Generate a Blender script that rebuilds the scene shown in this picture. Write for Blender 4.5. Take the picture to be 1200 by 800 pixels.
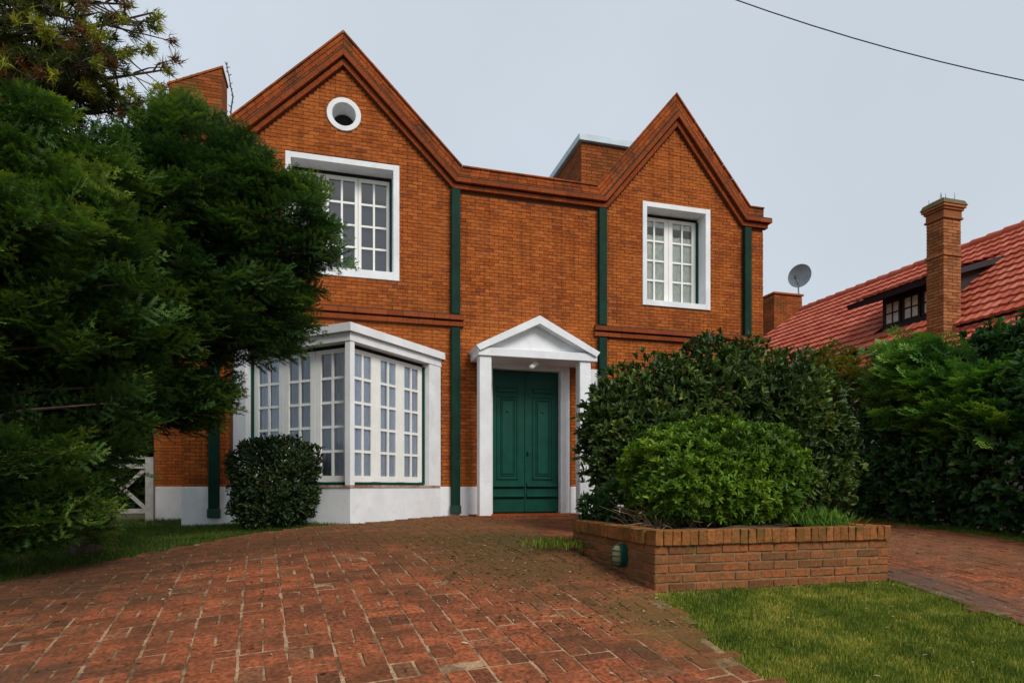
import bpy, math, random
import numpy as np
from mathutils import Vector, Matrix, geometry, noise
random.seed(7); rng = np.random.default_rng(7)
for o in list(bpy.data.objects): bpy.data.objects.remove(o)
scene = bpy.context.scene
C = scene.collection

# ------------------------------------------------------------------ camera
F = 737.0; HY = 570.0; TH = math.radians(15.65); EYE = 0.46; D0 = 10.0   # focal (px of 1200), horizon row, yaw
cam_d = bpy.data.cameras.new('camera'); cam = bpy.data.objects.new('camera', cam_d); C.objects.link(cam)
cam.location = (0, -D0, EYE); cam.rotation_euler = (math.pi/2, 0, -TH)
cam_d.sensor_width = 36; cam_d.lens = F/1200*36; cam_d.shift_y = (HY-400)/1200
cam_d.clip_start = 0.05; cam_d.clip_end = 3000
scene.camera = cam
scene.render.resolution_x = 1024; scene.render.resolution_y = 682
# ------------------------------------------------------------------ sky, sun, exposure
SUN_TO = Vector((0.28, -0.74, 0.72)).normalized()
w = bpy.data.worlds.new('World'); scene.world = w; w.use_nodes = True
nt = w.node_tree; nt.nodes.clear()
out = nt.nodes.new('ShaderNodeOutputWorld'); bg = nt.nodes.new('ShaderNodeBackground')
sky = nt.nodes.new('ShaderNodeTexSky'); sky.sky_type = 'NISHITA'; sky.sun_disc = False
sky.sun_elevation = math.asin(SUN_TO.z); sky.sun_rotation = math.atan2(SUN_TO.x, SUN_TO.y)
sky.dust_density = 4; sky.air_density = 1.2; sky.altitude = 20
mixs = nt.nodes.new('ShaderNodeMixRGB'); mixs.inputs[0].default_value = 0.90          # cloud cover over the clear sky
mixs.inputs[2].default_value = (3.30, 3.66, 4.02, 1)
tc = nt.nodes.new('ShaderNodeTexCoord'); cn = nt.nodes.new('ShaderNodeTexNoise'); cn.inputs['Scale'].default_value = 2.2; cn.inputs['Detail'].default_value = 4
cr = nt.nodes.new('ShaderNodeMapRange'); cr.inputs[1].default_value = .3; cr.inputs[2].default_value = .7; cr.inputs[3].default_value = .95; cr.inputs[4].default_value = 1.05
mul = nt.nodes.new('ShaderNodeMixRGB'); mul.blend_type = 'MULTIPLY'; mul.inputs[0].default_value = 1
nt.links.new(tc.outputs['Generated'], cn.inputs['Vector']); nt.links.new(cn.outputs[0], cr.inputs[0])
nt.links.new(sky.outputs[0], mixs.inputs[1]); nt.links.new(mixs.outputs[0], mul.inputs[1]); nt.links.new(cr.outputs[0], mul.inputs[2])
nt.links.new(mul.outputs[0], bg.inputs[0]); bg.inputs[1].default_value = 0.115
nt.links.new(bg.outputs[0], out.inputs[0])
sd = bpy.data.lights.new('sun', 'SUN'); sd.energy = 1.5; sd.angle = math.radians(22); sd.color = (1, .96, .90)
so = bpy.data.objects.new('sun', sd); C.objects.link(so); so.location = (6, -14, 14)
so.rotation_euler = SUN_TO.to_track_quat('Z', 'Y').to_euler()
scene.view_settings.view_transform = 'Standard'; scene.view_settings.look = 'None'
scene.view_settings.exposure = 0.74; scene.view_settings.gamma = 1; scene.view_settings.use_curve_mapping = False

# ------------------------------------------------------------------ helpers
S_, C_ = math.sin(TH), math.cos(TH)
def ray(px, py):
    a = (px-600)/F; b = (HY-py)/F
    return S_+a*C_, C_-a*S_, b
def atY(px, py, Y):          # point on the plane Y metres in front of the camera (facade is Y = 10)
    r = ray(px, py); t = Y/r[1]; return Vector((t*r[0], Y-D0, t*r[2]+EYE)), t
_ty = np.linspace(-60, 60, 2401)
_tz = np.interp(_ty, [-60, -6, -3, 0, 3, 4.15, 5.8, 8, 10, 14, 60], [-1.75, -1.65, -1.5, -1.02, -.47, -.30, -.135, -.03, 0, .02, .1])
_k = np.exp(-np.linspace(-2.2, 2.2, 33)**2); _k /= _k.sum(); _tz = np.convolve(np.pad(_tz, 16, mode='edge'), _k, 'valid')
def g(x, y):                 # ground height; y is world Y
    z = float(np.interp(y+D0, _ty, _tz)); s = min(1, max(0, -x/2.2)); return z-.09*s*s*(3-2*s)
def gv(x, y):
    s = np.clip(-x/2.2, 0, 1); return np.interp(y+D0, _ty, _tz)-.09*s*s*(3-2*s)

def tag(o, label=None, cat=None, group=None, kind=None):
    if label: o['label'] = label
    if cat: o['category'] = cat
    if group: o['group'] = group
    if kind: o['kind'] = kind
    return o
def thing(name, loc, label, cat, group=None):
    o = bpy.data.objects.new(name, None); C.objects.link(o); o.location = loc; o.empty_display_size = .2
    return tag(o, label, cat, group)
def link(name, me, parent=None):
    o = bpy.data.objects.new(name, me); C.objects.link(o)
    if parent:
        o.parent = parent
        if parent.type == 'EMPTY': o.matrix_parent_inverse = Matrix.Translation(-Vector(parent.location))
    return o
class MB:
    def __init__(s): s.v = []; s.f = []
    def add(s, vs, fs):
        n = len(s.v); s.v += [tuple(p) for p in vs]; s.f += [tuple(i+n for i in q) for q in fs]; return s
    def hexa(s, p):          # 4 bottom (ccw from above) + 4 top
        return s.add(p, [(3, 2, 1, 0), (4, 5, 6, 7), (0, 1, 5, 4), (1, 2, 6, 5), (2, 3, 7, 6), (3, 0, 4, 7)])
    def box(s, x0, x1, y0, y1, z0, z1, T=None):
        p = [(x0, y0, z0), (x1, y0, z0), (x1, y1, z0), (x0, y1, z0), (x0, y0, z1), (x1, y0, z1), (x1, y1, z1), (x0, y1, z1)]
        return s.hexa([T(*q) for q in p] if T else p)
    def bbox(s, x0, x1, y0, y1, z0, z1, b=.01, T=None):   # box with chamfered edges all round
        xs = (x0, x1); ys = (y0, y1); zs = (z0, z1); P = {}; vs = []
        def sg(i): return 1 if i == 0 else -1
        for i in (0, 1):
            for j in (0, 1):
                for k in (0, 1):
                    for ax in range(3):
                        q = [xs[i], ys[j], zs[k]]
                        for m, ii in enumerate((i, j, k)):
                            if m != ax: q[m] += b*sg(ii)
                        P[(i, j, k, ax)] = len(vs); vs.append(q)
        fs = []
        for ax in range(3):
            o1, o2 = [m for m in range(3) if m != ax]
            for e in (0, 1):
                loop = []
                for (p, q) in ((0, 0), (1, 0), (1, 1), (0, 1)):
                    c = [0, 0, 0]; c[ax] = e; c[o1] = p; c[o2] = q; loop.append(P[(*c, ax)])
                if (e == 0) ^ (ax == 1): loop.reverse()
                fs.append(loop)
            for (p, q) in ((0, 0), (1, 0), (1, 1), (0, 1)):  # edge strips along axis ax
                c0 = [0, 0, 0]; c0[ax] = 0; c0[o1] = p; c0[o2] = q; c1 = list(c0); c1[ax] = 1
                fs.append((P[(*c0, o1)], P[(*c0, o2)], P[(*c1, o2)], P[(*c1, o1)]))
        for i in (0, 1):
            for j in (0, 1):
                for k in (0, 1): fs.append((P[(i, j, k, 0)], P[(i, j, k, 1)], P[(i, j, k, 2)]))
        return s.add([T(*q) for q in vs] if T else vs, fs)
    def prism(s, lo, hi):    # two matching loops
        n = len(lo); return s.add(list(lo)+list(hi), [tuple(range(n))[::-1], tuple(range(n, 2*n))]+[(i, (i+1) % n, n+(i+1) % n, n+i) for i in range(n)])
    def tube(s, pts, rad, n=7, cap=True):
        pts = [Vector(p) for p in pts]; vs = []; fs = []
        if not isinstance(rad, (list, tuple)): rad = [rad]*len(pts)
        for i, p in enumerate(pts):
            d = (pts[min(i+1, len(pts)-1)]-pts[max(i-1, 0)]).normalized()
            u = d.cross(Vector((0, 0, 1)) if abs(d.z) < .9 else Vector((1, 0, 0))).normalized(); v = d.cross(u)
            vs += [p+(u*math.cos(a)+v*math.sin(a))*rad[i] for a in [2*math.pi*k/n for k in range(n)]]
        for i in range(len(pts)-1):
            fs += [(i*n+k, i*n+(k+1) % n, (i+1)*n+(k+1) % n, (i+1)*n+k) for k in range(n)]
        if cap: fs += [tuple(range(n)), tuple(range((len(pts)-1)*n, len(pts)*n))[::-1]]
        return s.add(vs, fs)
    def lathe(s, prof, n=24, M=None):   # prof: (r, h) pairs round local z
        vs = []; fs = []
        for r, h in prof:
            for k in range(n):
                a = 2*math.pi*k/n; p = Vector((r*math.cos(a), r*math.sin(a), h)); vs.append(M @ p if M else p)
        for i in range(len(prof)-1):
            fs += [(i*n+k, i*n+(k+1) % n, (i+1)*n+(k+1) % n, (i+1)*n+k) for k in range(n)]
        return s.add(vs, fs)
    def mesh(s, name, mat, smooth=False, fix=True):
        me = bpy.data.meshes.new(name); me.from_pydata([tuple(p) for p in s.v], [], s.f)
        if fix:
            import bmesh
            bm = bmesh.new(); bm.from_mesh(me); bmesh.ops.recalc_face_normals(bm, faces=bm.faces); bm.to_mesh(me); bm.free()
        if mat: me.materials.append(mat)
        if smooth: me.polygons.foreach_set('use_smooth', [True]*len(me.polygons))
        return me
    def obj(s, name, mat, parent=None, smooth=False, fix=True): return link(name, s.mesh(name, mat, smooth, fix), parent)
def big(name, V, Fc, mat, parent=None, tint=None, smooth=False):     # numpy mesh, faces all of one size
    V = np.ascontiguousarray(V, np.float32).reshape(-1, 3); Fc = np.ascontiguousarray(Fc, np.int32); k = Fc.shape[1]
    me = bpy.data.meshes.new(name); me.vertices.add(len(V)); me.vertices.foreach_set('co', V.ravel())
    me.loops.add(Fc.size); me.loops.foreach_set('vertex_index', Fc.ravel()); me.polygons.add(len(Fc))
    me.polygons.foreach_set('loop_start', np.arange(0, Fc.size, k, dtype=np.int32))
    me.polygons.foreach_set('loop_total', np.full(len(Fc), k, np.int32))
    if smooth: me.polygons.foreach_set('use_smooth', np.ones(len(Fc), bool))
    if tint is not None:
        at = me.attributes.new('tint', 'FLOAT', 'POINT'); at.data.foreach_set('value', np.ascontiguousarray(tint, np.float32))
    me.update(calc_edges=True); me.materials.append(mat)
    return link(name, me, parent)

# ------------------------------------------------------------------ materials
def newmat(name):
    m = bpy.data.materials.new(name); m.use_nodes = True; n = m.node_tree; b = n.nodes['Principled BSDF']; return m, n, b
def N(n, t, **kw):
    x = n.nodes.new(t)
    for k, v in kw.items():
        if k.startswith('i_'):
            key = k[2:]; x.inputs[int(key) if key.isdigit() else key].default_value = v
        else: setattr(x, k, v)
    return x
def ramp(n, stops):
    r = n.nodes.new('ShaderNodeValToRGB'); e = r.color_ramp.elements
    while len(e) < len(stops): e.new(.5)
    for i, (p, c) in enumerate(stops): e[i].position = p; e[i].color = (*c, 1)
    return r
def brick_mat(name, stops, stain=(.05, .035, .02), stain_amt=.5, rough=.85, bump=.35, dirt=None, sc=3.0, st_lo=.52, st_hi=.75, grain=60, gc=.3, patch=None):
    m, n, b = newmat(name); L = n.links.new
    geo = N(n, 'ShaderNodeNewGeometry'); oi = N(n, 'ShaderNodeObjectInfo')
    ad = N(n, 'ShaderNodeMath', operation='ADD'); L(geo.outputs['Random Per Island'], ad.inputs[0]); L(oi.outputs['Random'], ad.inputs[1])
    fr = N(n, 'ShaderNodeMath', operation='FRACT'); L(ad.outputs[0], fr.inputs[0])
    r = ramp(n, stops); L(fr.outputs[0], r.inputs[0])
    nz = N(n, 'ShaderNodeTexNoise'); nz.inputs['Scale'].default_value = grain; nz.inputs['Detail'].default_value = 5; L(geo.outputs['Position'], nz.inputs['Vector'])
    mr = N(n, 'ShaderNodeMapRange', i_1=.3, i_2=.7, i_3=1-gc, i_4=1+gc*1.1); L(nz.outputs[0], mr.inputs[0])
    mu = N(n, 'ShaderNodeMixRGB', blend_type='MULTIPLY', i_0=1.0); L(r.outputs[0], mu.inputs[1]); L(mr.outputs[0], mu.inputs[2])
    n2 = N(n, 'ShaderNodeTexNoise'); n2.inputs['Scale'].default_value = sc; n2.inputs['Detail'].default_value = 7; n2.inputs['Roughness'].default_value = .65; L(geo.outputs['Position'], n2.inputs['Vector'])
    m2 = N(n, 'ShaderNodeMapRange', i_1=st_lo, i_2=st_hi, i_3=0, i_4=stain_amt); L(n2.outputs[0], m2.inputs[0])
    mx = N(n, 'ShaderNodeMixRGB'); L(m2.outputs[0], mx.inputs[0]); L(mu.outputs[0], mx.inputs[1]); mx.inputs[2].default_value = (*stain, 1)
    last = mx
    if patch:
        n5 = N(n, 'ShaderNodeTexNoise'); n5.inputs['Scale'].default_value = .9; n5.inputs['Detail'].default_value = 8; n5.inputs['Roughness'].default_value = .7; L(geo.outputs['Position'], n5.inputs['Vector'])
        m5 = N(n, 'ShaderNodeMapRange', i_1=.46, i_2=.68, i_3=0, i_4=.6); L(n5.outputs[0], m5.inputs[0])
        p5 = N(n, 'ShaderNodeMixRGB'); L(m5.outputs[0], p5.inputs[0]); L(last.outputs[0], p5.inputs[1]); p5.inputs[2].default_value = (*patch, 1)
        vm = N(n, 'ShaderNodeVectorMath', operation='MULTIPLY'); L(geo.outputs['Position'], vm.inputs[0]); vm.inputs[1].default_value = (7, 7, .55)
        n6 = N(n, 'ShaderNodeTexNoise'); n6.inputs['Scale'].default_value = 1; n6.inputs['Detail'].default_value = 7; n6.inputs['Roughness'].default_value = .65; L(vm.outputs[0], n6.inputs['Vector'])
        m6 = N(n, 'ShaderNodeMapRange', i_1=.5, i_2=.75, i_3=1, i_4=.55); L(n6.outputs[0], m6.inputs[0])
        p6 = N(n, 'ShaderNodeMixRGB', blend_type='MULTIPLY', i_0=1.0); L(p5.outputs[0], p6.inputs[1]); L(m6.outputs[0], p6.inputs[2]); last = p6
    for d in (dirt or []):      # (centre, radii, colour, amount): a patch of moss or soil with ragged edges
        c0, rr, col, amt = d
        sub = N(n, 'ShaderNodeVectorMath', operation='SUBTRACT'); L(geo.outputs['Position'], sub.inputs[0]); sub.inputs[1].default_value = c0
        dv = N(n, 'ShaderNodeVectorMath', operation='DIVIDE'); L(sub.outputs[0], dv.inputs[0]); dv.inputs[1].default_value = rr
        ln = N(n, 'ShaderNodeVectorMath', operation='LENGTH'); L(dv.outputs[0], ln.inputs[0])
        n3 = N(n, 'ShaderNodeTexNoise'); n3.inputs['Scale'].default_value = 7; n3.inputs['Detail'].default_value = 8; n3.inputs['Roughness'].default_value = .75; L(geo.outputs['Position'], n3.inputs['Vector'])
        a1 = N(n, 'ShaderNodeMath', operation='MULTIPLY_ADD', i_1=-2.4, i_2=1.2); L(n3.outputs[0], a1.inputs[0])
        a2 = N(n, 'ShaderNodeMath', operation='ADD'); L(ln.outputs['Value'], a2.inputs[0]); L(a1.outputs[0], a2.inputs[1])
        m3 = N(n, 'ShaderNodeMapRange', i_1=.35, i_2=1.05, i_3=amt, i_4=0); L(a2.outputs[0], m3.inputs[0])
        mm = N(n, 'ShaderNodeMixRGB'); L(m3.outputs[0], mm.inputs[0]); L(last.outputs[0], mm.inputs[1]); mm.inputs[2].default_value = (*col, 1); last = mm
    L(last.outputs[0], b.inputs['Base Color']); b.inputs['Roughness'].default_value = rough; b.inputs['Specular IOR Level'].default_value = .06
    bp = N(n, 'ShaderNodeBump'); bp.inputs['Strength'].default_value = bump; bp.inputs['Distance'].default_value = .006; L(nz.outputs[0], bp.inputs['Height']); L(bp.outputs[0], b.inputs['Normal'])
    return m
def plain(name, col, rough=.6, var=.12, sc=8, bump=0, metal=0, dirt=None, dlo=.55, dhi=.75, damt=.5, spec=.4, streak=0):
    m, n, b = newmat(name); L = n.links.new
    geo = N(n, 'ShaderNodeNewGeometry')
    nz = N(n, 'ShaderNodeTexNoise'); nz.inputs['Scale'].default_value = sc; nz.inputs['Detail'].default_value = 6; L(geo.outputs['Position'], nz.inputs['Vector'])
    mr = N(n, 'ShaderNodeMapRange', i_1=.3, i_2=.7, i_3=1-var, i_4=1+var*.6); L(nz.outputs[0], mr.inputs[0])
    mu = N(n, 'ShaderNodeMixRGB', blend_type='MULTIPLY', i_0=1.0); mu.inputs[1].default_value = (*col, 1); L(mr.outputs[0], mu.inputs[2]); last = mu
    if dirt:
        n2 = N(n, 'ShaderNodeTexNoise'); n2.inputs['Scale'].default_value = 4; n2.inputs['Detail'].default_value = 9; n2.inputs['Roughness'].default_value = .72; L(geo.outputs['Position'], n2.inputs['Vector'])
        m2 = N(n, 'ShaderNodeMapRange', i_1=dlo, i_2=dhi, i_3=0, i_4=damt); L(n2.outputs[0], m2.inputs[0])
        mm = N(n, 'ShaderNodeMixRGB'); L(m2.outputs[0], mm.inputs[0]); L(mu.outputs[0], mm.inputs[1]); mm.inputs[2].default_value = (*dirt, 1); last = mm
    if streak:
        vm = N(n, 'ShaderNodeVectorMath', operation='MULTIPLY'); L(geo.outputs['Position'], vm.inputs[0]); vm.inputs[1].default_value = (6, 6, 1.3)
        n6 = N(n, 'ShaderNodeTexNoise'); n6.inputs['Scale'].default_value = 1; n6.inputs['Detail'].default_value = 8; n6.inputs['Roughness'].default_value = .7; L(vm.outputs[0], n6.inputs['Vector'])
        m6 = N(n, 'ShaderNodeMapRange', i_1=.52, i_2=.8, i_3=0, i_4=streak); L(n6.outputs[0], m6.inputs[0])
        p6 = N(n, 'ShaderNodeMixRGB'); L(m6.outputs[0], p6.inputs[0]); L(last.outputs[0], p6.inputs[1]); p6.inputs[2].default_value = (.30, .27, .21, 1); last = p6
    L(last.outputs[0], b.inputs['Base Color']); b.inputs['Roughness'].default_value = rough; b.inputs['Metallic'].default_value = metal; b.inputs['Specular IOR Level'].default_value = spec
    if bump:
        n4 = N(n, 'ShaderNodeTexNoise'); n4.inputs['Scale'].default_value = 90; n4.inputs['Detail'].default_value = 4; L(geo.outputs['Position'], n4.inputs['Vector'])
        bp = N(n, 'ShaderNodeBump'); bp.inputs['Strength'].default_value = bump; bp.inputs['Distance'].default_value = .005; L(n4.outputs[0], bp.inputs['Height']); L(bp.outputs[0], b.inputs['Normal'])
    return m
def leaf_mat(name, stops, rough=.5, trans=.25, spec=.18):
    m, n, b = newmat(name); L = n.links.new
    at = N(n, 'ShaderNodeAttribute', attribute_name='tint'); r = ramp(n, stops); L(at.outputs['Fac'], r.inputs[0])
    L(r.outputs[0], b.inputs['Base Color']); b.inputs['Roughness'].default_value = rough; b.inputs['Specular IOR Level'].default_value = spec
    tr = N(n, 'ShaderNodeBsdfTranslucent'); mu = N(n, 'ShaderNodeMixRGB', blend_type='MULTIPLY', i_0=1.0); L(r.outputs[0], mu.inputs[1]); mu.inputs[2].default_value = (1.3, 1.4, .6, 1); L(mu.outputs[0], tr.inputs[0])
    mx = N(n, 'ShaderNodeMixShader', i_0=trans); L(b.outputs[0], mx.inputs[1]); L(tr.outputs[0], mx.inputs[2]); L(mx.outputs[0], n.nodes['Material Output'].inputs[0])
    return m
def glass_mat(name, tint=(.97, .98, .98), refl=.10):
    m, n, b = newmat(name); n.nodes.remove(b); L = n.links.new
    t = N(n, 'ShaderNodeBsdfTransparent'); t.inputs[0].default_value = (*tint, 1); gl = N(n, 'ShaderNodeBsdfGlossy'); gl.inputs['Roughness'].default_value = .03
    fr = N(n, 'ShaderNodeFresnel'); fr.inputs[0].default_value = 1.5; ad = N(n, 'ShaderNodeMath', operation='ADD', i_1=refl-.04); L(fr.outputs[0], ad.inputs[0])
    mx = N(n, 'ShaderNodeMixShader'); L(ad.outputs[0], mx.inputs[0]); L(t.outputs[0], mx.inputs[1]); L(gl.outputs[0], mx.inputs[2]); L(mx.outputs[0], n.nodes['Material Output'].inputs[0])
    return m
M = {}
M['brick'] = brick_mat('wall brick', [(0, (.20, .054, .019)), (.04, (.22, .058, .020)), (.06, (0.2507, 0.0626, 0.0148)), (.35, (0.3090, 0.0787, 0.0177)), (.7, (0.3499, 0.0928, 0.0212)), (1, (0.4023, 0.1160, 0.0297))], stain=(.15, .055, .026), stain_amt=.5, sc=1.6, st_lo=.45, st_hi=.75, patch=(.42, .13, .028), gc=.38)
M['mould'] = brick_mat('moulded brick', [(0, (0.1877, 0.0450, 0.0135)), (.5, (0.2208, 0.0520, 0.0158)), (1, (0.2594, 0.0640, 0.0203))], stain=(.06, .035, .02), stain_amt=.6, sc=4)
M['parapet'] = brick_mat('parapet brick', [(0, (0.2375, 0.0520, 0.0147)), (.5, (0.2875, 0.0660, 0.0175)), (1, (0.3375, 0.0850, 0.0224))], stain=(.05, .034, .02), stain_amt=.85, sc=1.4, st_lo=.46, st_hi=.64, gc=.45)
M['mortar'] = plain('brick mortar', (.13, .05, .024), .95, .25, 20)
M['joint'] = plain('dark strip', (.045, .028, .017), .95, .4, 12)  # dark brown for the thin strips above the mouldings
M['chimney'] = brick_mat('chimney brick', [(0, (0.1920, 0.0550, 0.0165)), (.5, (0.2640, 0.0750, 0.0210)), (1, (0.3240, 0.0900, 0.0285))], stain=(.06, .045, .02), stain_amt=.65, sc=2.4, st_lo=.45, st_hi=.7)
M['nchim'] = brick_mat('old chimney brick', [(0, (0.2205, 0.0808, 0.0320)), (.5, (0.3045, 0.1187, 0.0480)), (1, (0.3780, 0.1568, 0.0680))], stain=(.07, .05, .03), stain_amt=.5)
DIRT = [((1.2, -3.2, -.1), (1.5, 1.3, 1), (.105, .062, .024), .8), ((-.6, -3.2, -.1), (1.8, 1.2, 1), (.085, .042, .02), .7), ((-1.8, -6.6, -.4), (.8, .5, 1), (.07, .045, .03), .6), ((6.2, -4.5, -.2), (1.6, 1.8, 1), (.17, .085, .045), .6), ((1.55, -4.6, -.2), (1.0, 1.5, 1), (.10, .06, .023), .9), ((1.9, -3.6, -.1), (.7, 1.0, 1), (.075, .055, .02), .8), ((.9, -1.6, 0), (2.6, 1.4, 1), (.13, .07, .03), .75),
        ((-2.0, -4.2, -.3), (1.3, 1.9, 1), (.05, .032, .018), .75), ((2.0, -6.4, -.4), (.45, .8, 1), (.11, .075, .025), .7), ((4.6, -6.0, -.3), (.5, 1.3, 1), (.09, .065, .05), .7)]
M['paver'] = brick_mat('paving brick', [(0, (0.1270, 0.0460, 0.0238)), (.15, (0.1848, 0.0590, 0.0275)), (.5, (0.2368, 0.0707, 0.0313)), (.85, (0.2888, 0.0835, 0.0360)), (1, (0.1906, 0.0835, 0.0417))], stain=(.075, .038, .02), stain_amt=.8, sc=2.6, st_lo=.42, st_hi=.68, bump=.9, dirt=DIRT, grain=42, rough=.95, gc=.5)
M['bed'] = brick_mat('joint sand', [(0, (.34, .215, .125)), (1, (.37, .235, .14))], stain=(.10, .055, .027), stain_amt=.92, sc=5, st_lo=.42, st_hi=.58, bump=.7, dirt=DIRT)
M['pbrick'] = brick_mat('planter brick', [(0, (0.1430, 0.0563, 0.0240)), (.3, (0.1980, 0.0727, 0.0288)), (.75, (0.2420, 0.0921, 0.0360)), (1, (0.2750, 0.0825, 0.0288))], stain=(.14, .085, .035), stain_amt=.7, sc=6, st_lo=.42, st_hi=.66, bump=.9, grain=35)
M['pcap'] = brick_mat('planter cap brick', [(0, (0.1760, 0.0698, 0.0224)), (.5, (0.2365, 0.0892, 0.0288)), (1, (0.2805, 0.1115, 0.0368))], stain=(.085, .065, .02), stain_amt=.75, sc=6, st_lo=.45, st_hi=.65, bump=.6, grain=45)
M['pmortar'] = plain('planter mortar', (.22, .125, .062), .95, .3, 20, bump=.5)
M['white'] = plain('white plaster', (.755, .77, .785), .8, .10, 3, bump=.6, dirt=(.40, .37, .32), dlo=.54, dhi=.8, damt=.45, streak=.16)
M['wpaint'] = plain('white gloss paint', (.8, .8, .76), .4, .06, 6, dirt=(.5, .47, .4), dlo=.6, dhi=.85, damt=.35)
M['rust'] = plain('rusty sill', (.45, .36, .29), .8, .3, 30, dirt=(.22, .07, .03), dlo=.42, dhi=.6, damt=.9)
M['pipe'] = plain('downpipe green', (.0035, .030, .019), .7, .35, 4, spec=.15)
M['green'] = plain('green paint', (.0025, .056, .037), .5, .25, 5, spec=.2)
M['dgreen'] = plain('dark green paint', (.008, .042, .024), .45, .2, 8)
M['glass'] = glass_mat('window glass', (1, 1, 1), refl=.05)
M['glass_dark'] = glass_mat('upper window glass', (.7, .74, .78), refl=.13)
M['curtain'] = plain('net curtain', (.74, .84, .98), .9, .06, 14)
M['curtain_g'] = plain('pale curtain', (.74, .80, .72), .9, .2, 14)
M['reflection_sheet'] = plain('slate blind', (.16, .185, .225), .9, .08, 5)  # slate colour stands in for the glass reflection and dark interior
M['room'] = plain('room wall', (.16, .15, .14), .9)
M['dark'] = plain('dark void', (.012, .012, .012), .9)
M['flat'] = plain('roofing felt', (.12, .11, .1), .9)
M['coping'] = plain('painted coping', (.48, .58, .64), .5, .15, 5, dirt=(.3, .33, .34))
M['tile'] = brick_mat('roof tile', [(0, (0.4116, 0.0873, 0.0484)), (.5, (0.4939, 0.1193, 0.0685)), (1, (0.5659, 0.1652, 0.1008))], stain=(.24, .06, .04), stain_amt=.5, sc=2.5, rough=.6)
M['dwood'] = plain('dark stained wood', (.022, .012, .010), .6, .3, 10)
M['soffit'] = plain('soffit boards', (.018, .012, .02), .7)
M['metal'] = plain('grey metal', (.2, .235, .255), .45, .1, 8, metal=.3)
M['bark'] = plain('bark', (.075, .05, .035), .9, .35, 25, bump=.8)
M['soil'] = plain('soil', (.05, .035, .022), .95, .35, 20, bump=.8)
M['lampglass'] = plain('frosted lamp glass', (.20, .19, .085), .5, .3, 20, spec=.15)
M['gatewhite'] = plain('shade toned white paint', (.36, .345, .30), .7, .2, 12)  # white darkened so the colour carries the gate's shade
M['cable'] = plain('black cable', (.02, .02, .022), .6)
M['moss'] = plain('mossy cement', (.17, .12, .055), .95, .35, 14, bump=.8, dirt=(.09, .085, .02), dlo=.45, dhi=.6, damt=.8)
M['twig'] = plain('dry twig', (.3, .2, .11), .9, .3, 30)
G_ = leaf_mat
M['yew'] = G_('yew needles', [(0, (0.0110, 0.0278, 0.0081)), (.4, (0.0289, 0.0709, 0.0162)), (.75, (0.0645, 0.1330, 0.0242)), (1, (0.1647, 0.2280, 0.0369))], .6, .32)
M['yew2'] = G_('conifer needles', [(0, (0.0090, 0.0257, 0.0092)), (.45, (0.0257, 0.0636, 0.0184)), (.8, (0.0566, 0.1199, 0.0265)), (1, (0.1352, 0.2018, 0.0346))], .6, .32)
M['pine'] = G_('pine needles', [(0, (0.1050, 0.0490, 0.0198)), (.22, (0.1680, 0.0630, 0.0220)), (.26, (0.0280, 0.0392, 0.0132)), (.65, (0.0700, 0.0910, 0.0154)), (1, (0.3360, 0.3360, 0.0330))], .6, .3)
M['camellia'] = G_('glossy dark leaves', [(0, (0.0198, 0.0368, 0.0099)), (.5, (0.0446, 0.0823, 0.0176)), (.85, (0.0825, 0.1352, 0.0264)), (1, (0.1898, 0.2205, 0.0440))], .42, .2, .25)
M['pitto'] = G_('bright green leaves', [(0, (0.0385, 0.0820, 0.0090)), (.45, (0.0964, 0.1863, 0.0144)), (.8, (0.1860, 0.2981, 0.0234)), (1, (0.3306, 0.4098, 0.0450))], .45, .28, .22)
M['box'] = G_('small dark leaves', [(0, (0.0120, 0.0247, 0.0084)), (.6, (0.0285, 0.0551, 0.0144)), (1, (0.0825, 0.1015, 0.0240))], .45, .18, .22)
M['laurel'] = G_('hedge leaves', [(0, (0.0192, 0.0510, 0.0144)), (.5, (0.0416, 0.1080, 0.0288)), (.85, (0.0800, 0.1725, 0.0408)), (1, (0.1760, 0.2550, 0.0600))], .45, .25, .22)
M['cypress'] = G_('cypress plumes', [(0, (0.0210, 0.0609, 0.0143)), (.5, (0.0525, 0.1392, 0.0264)), (.85, (0.1125, 0.2465, 0.0352)), (1, (0.2250, 0.3480, 0.0495))], .55, .25)
M['olive'] = G_('olive shrub leaves', [(0, (0.0850, 0.0850, 0.0144)), (.6, (0.1785, 0.1700, 0.0216)), (1, (0.2890, 0.2550, 0.0360))], .6, .3)
M['grass'] = G_('grass blades', [(0, (0.0333, 0.0670, 0.0068)), (.4, (0.0942, 0.1444, 0.0145)), (.75, (0.1996, 0.2308, 0.0256)), (1, (0.4213, 0.3578, 0.0770))], .6, .3)
M['litter'] = G_('dead leaves', [(0, (.06, .035, .015)), (.6, (.2, .11, .04)), (1, (.5, .42, .25))], .8, .1)
def ground_mat():
    m, n, b = newmat('garden soil and turf'); L = n.links.new; geo = N(n, 'ShaderNodeNewGeometry')
    a = N(n, 'ShaderNodeTexNoise'); a.inputs['Scale'].default_value = 1.3; a.inputs['Detail'].default_value = 9; a.inputs['Roughness'].default_value = .7; L(geo.outputs['Position'], a.inputs['Vector'])
    r = ramp(n, [(.35, (.035, .045, .012)), (.5, (.06, .06, .018)), (.65, (.075, .055, .025))]); L(a.outputs[0], r.inputs[0]); L(r.outputs[0], b.inputs['Base Color']); b.inputs['Roughness'].default_value = .95
    return m
M['ground'] = ground_mat()

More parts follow.
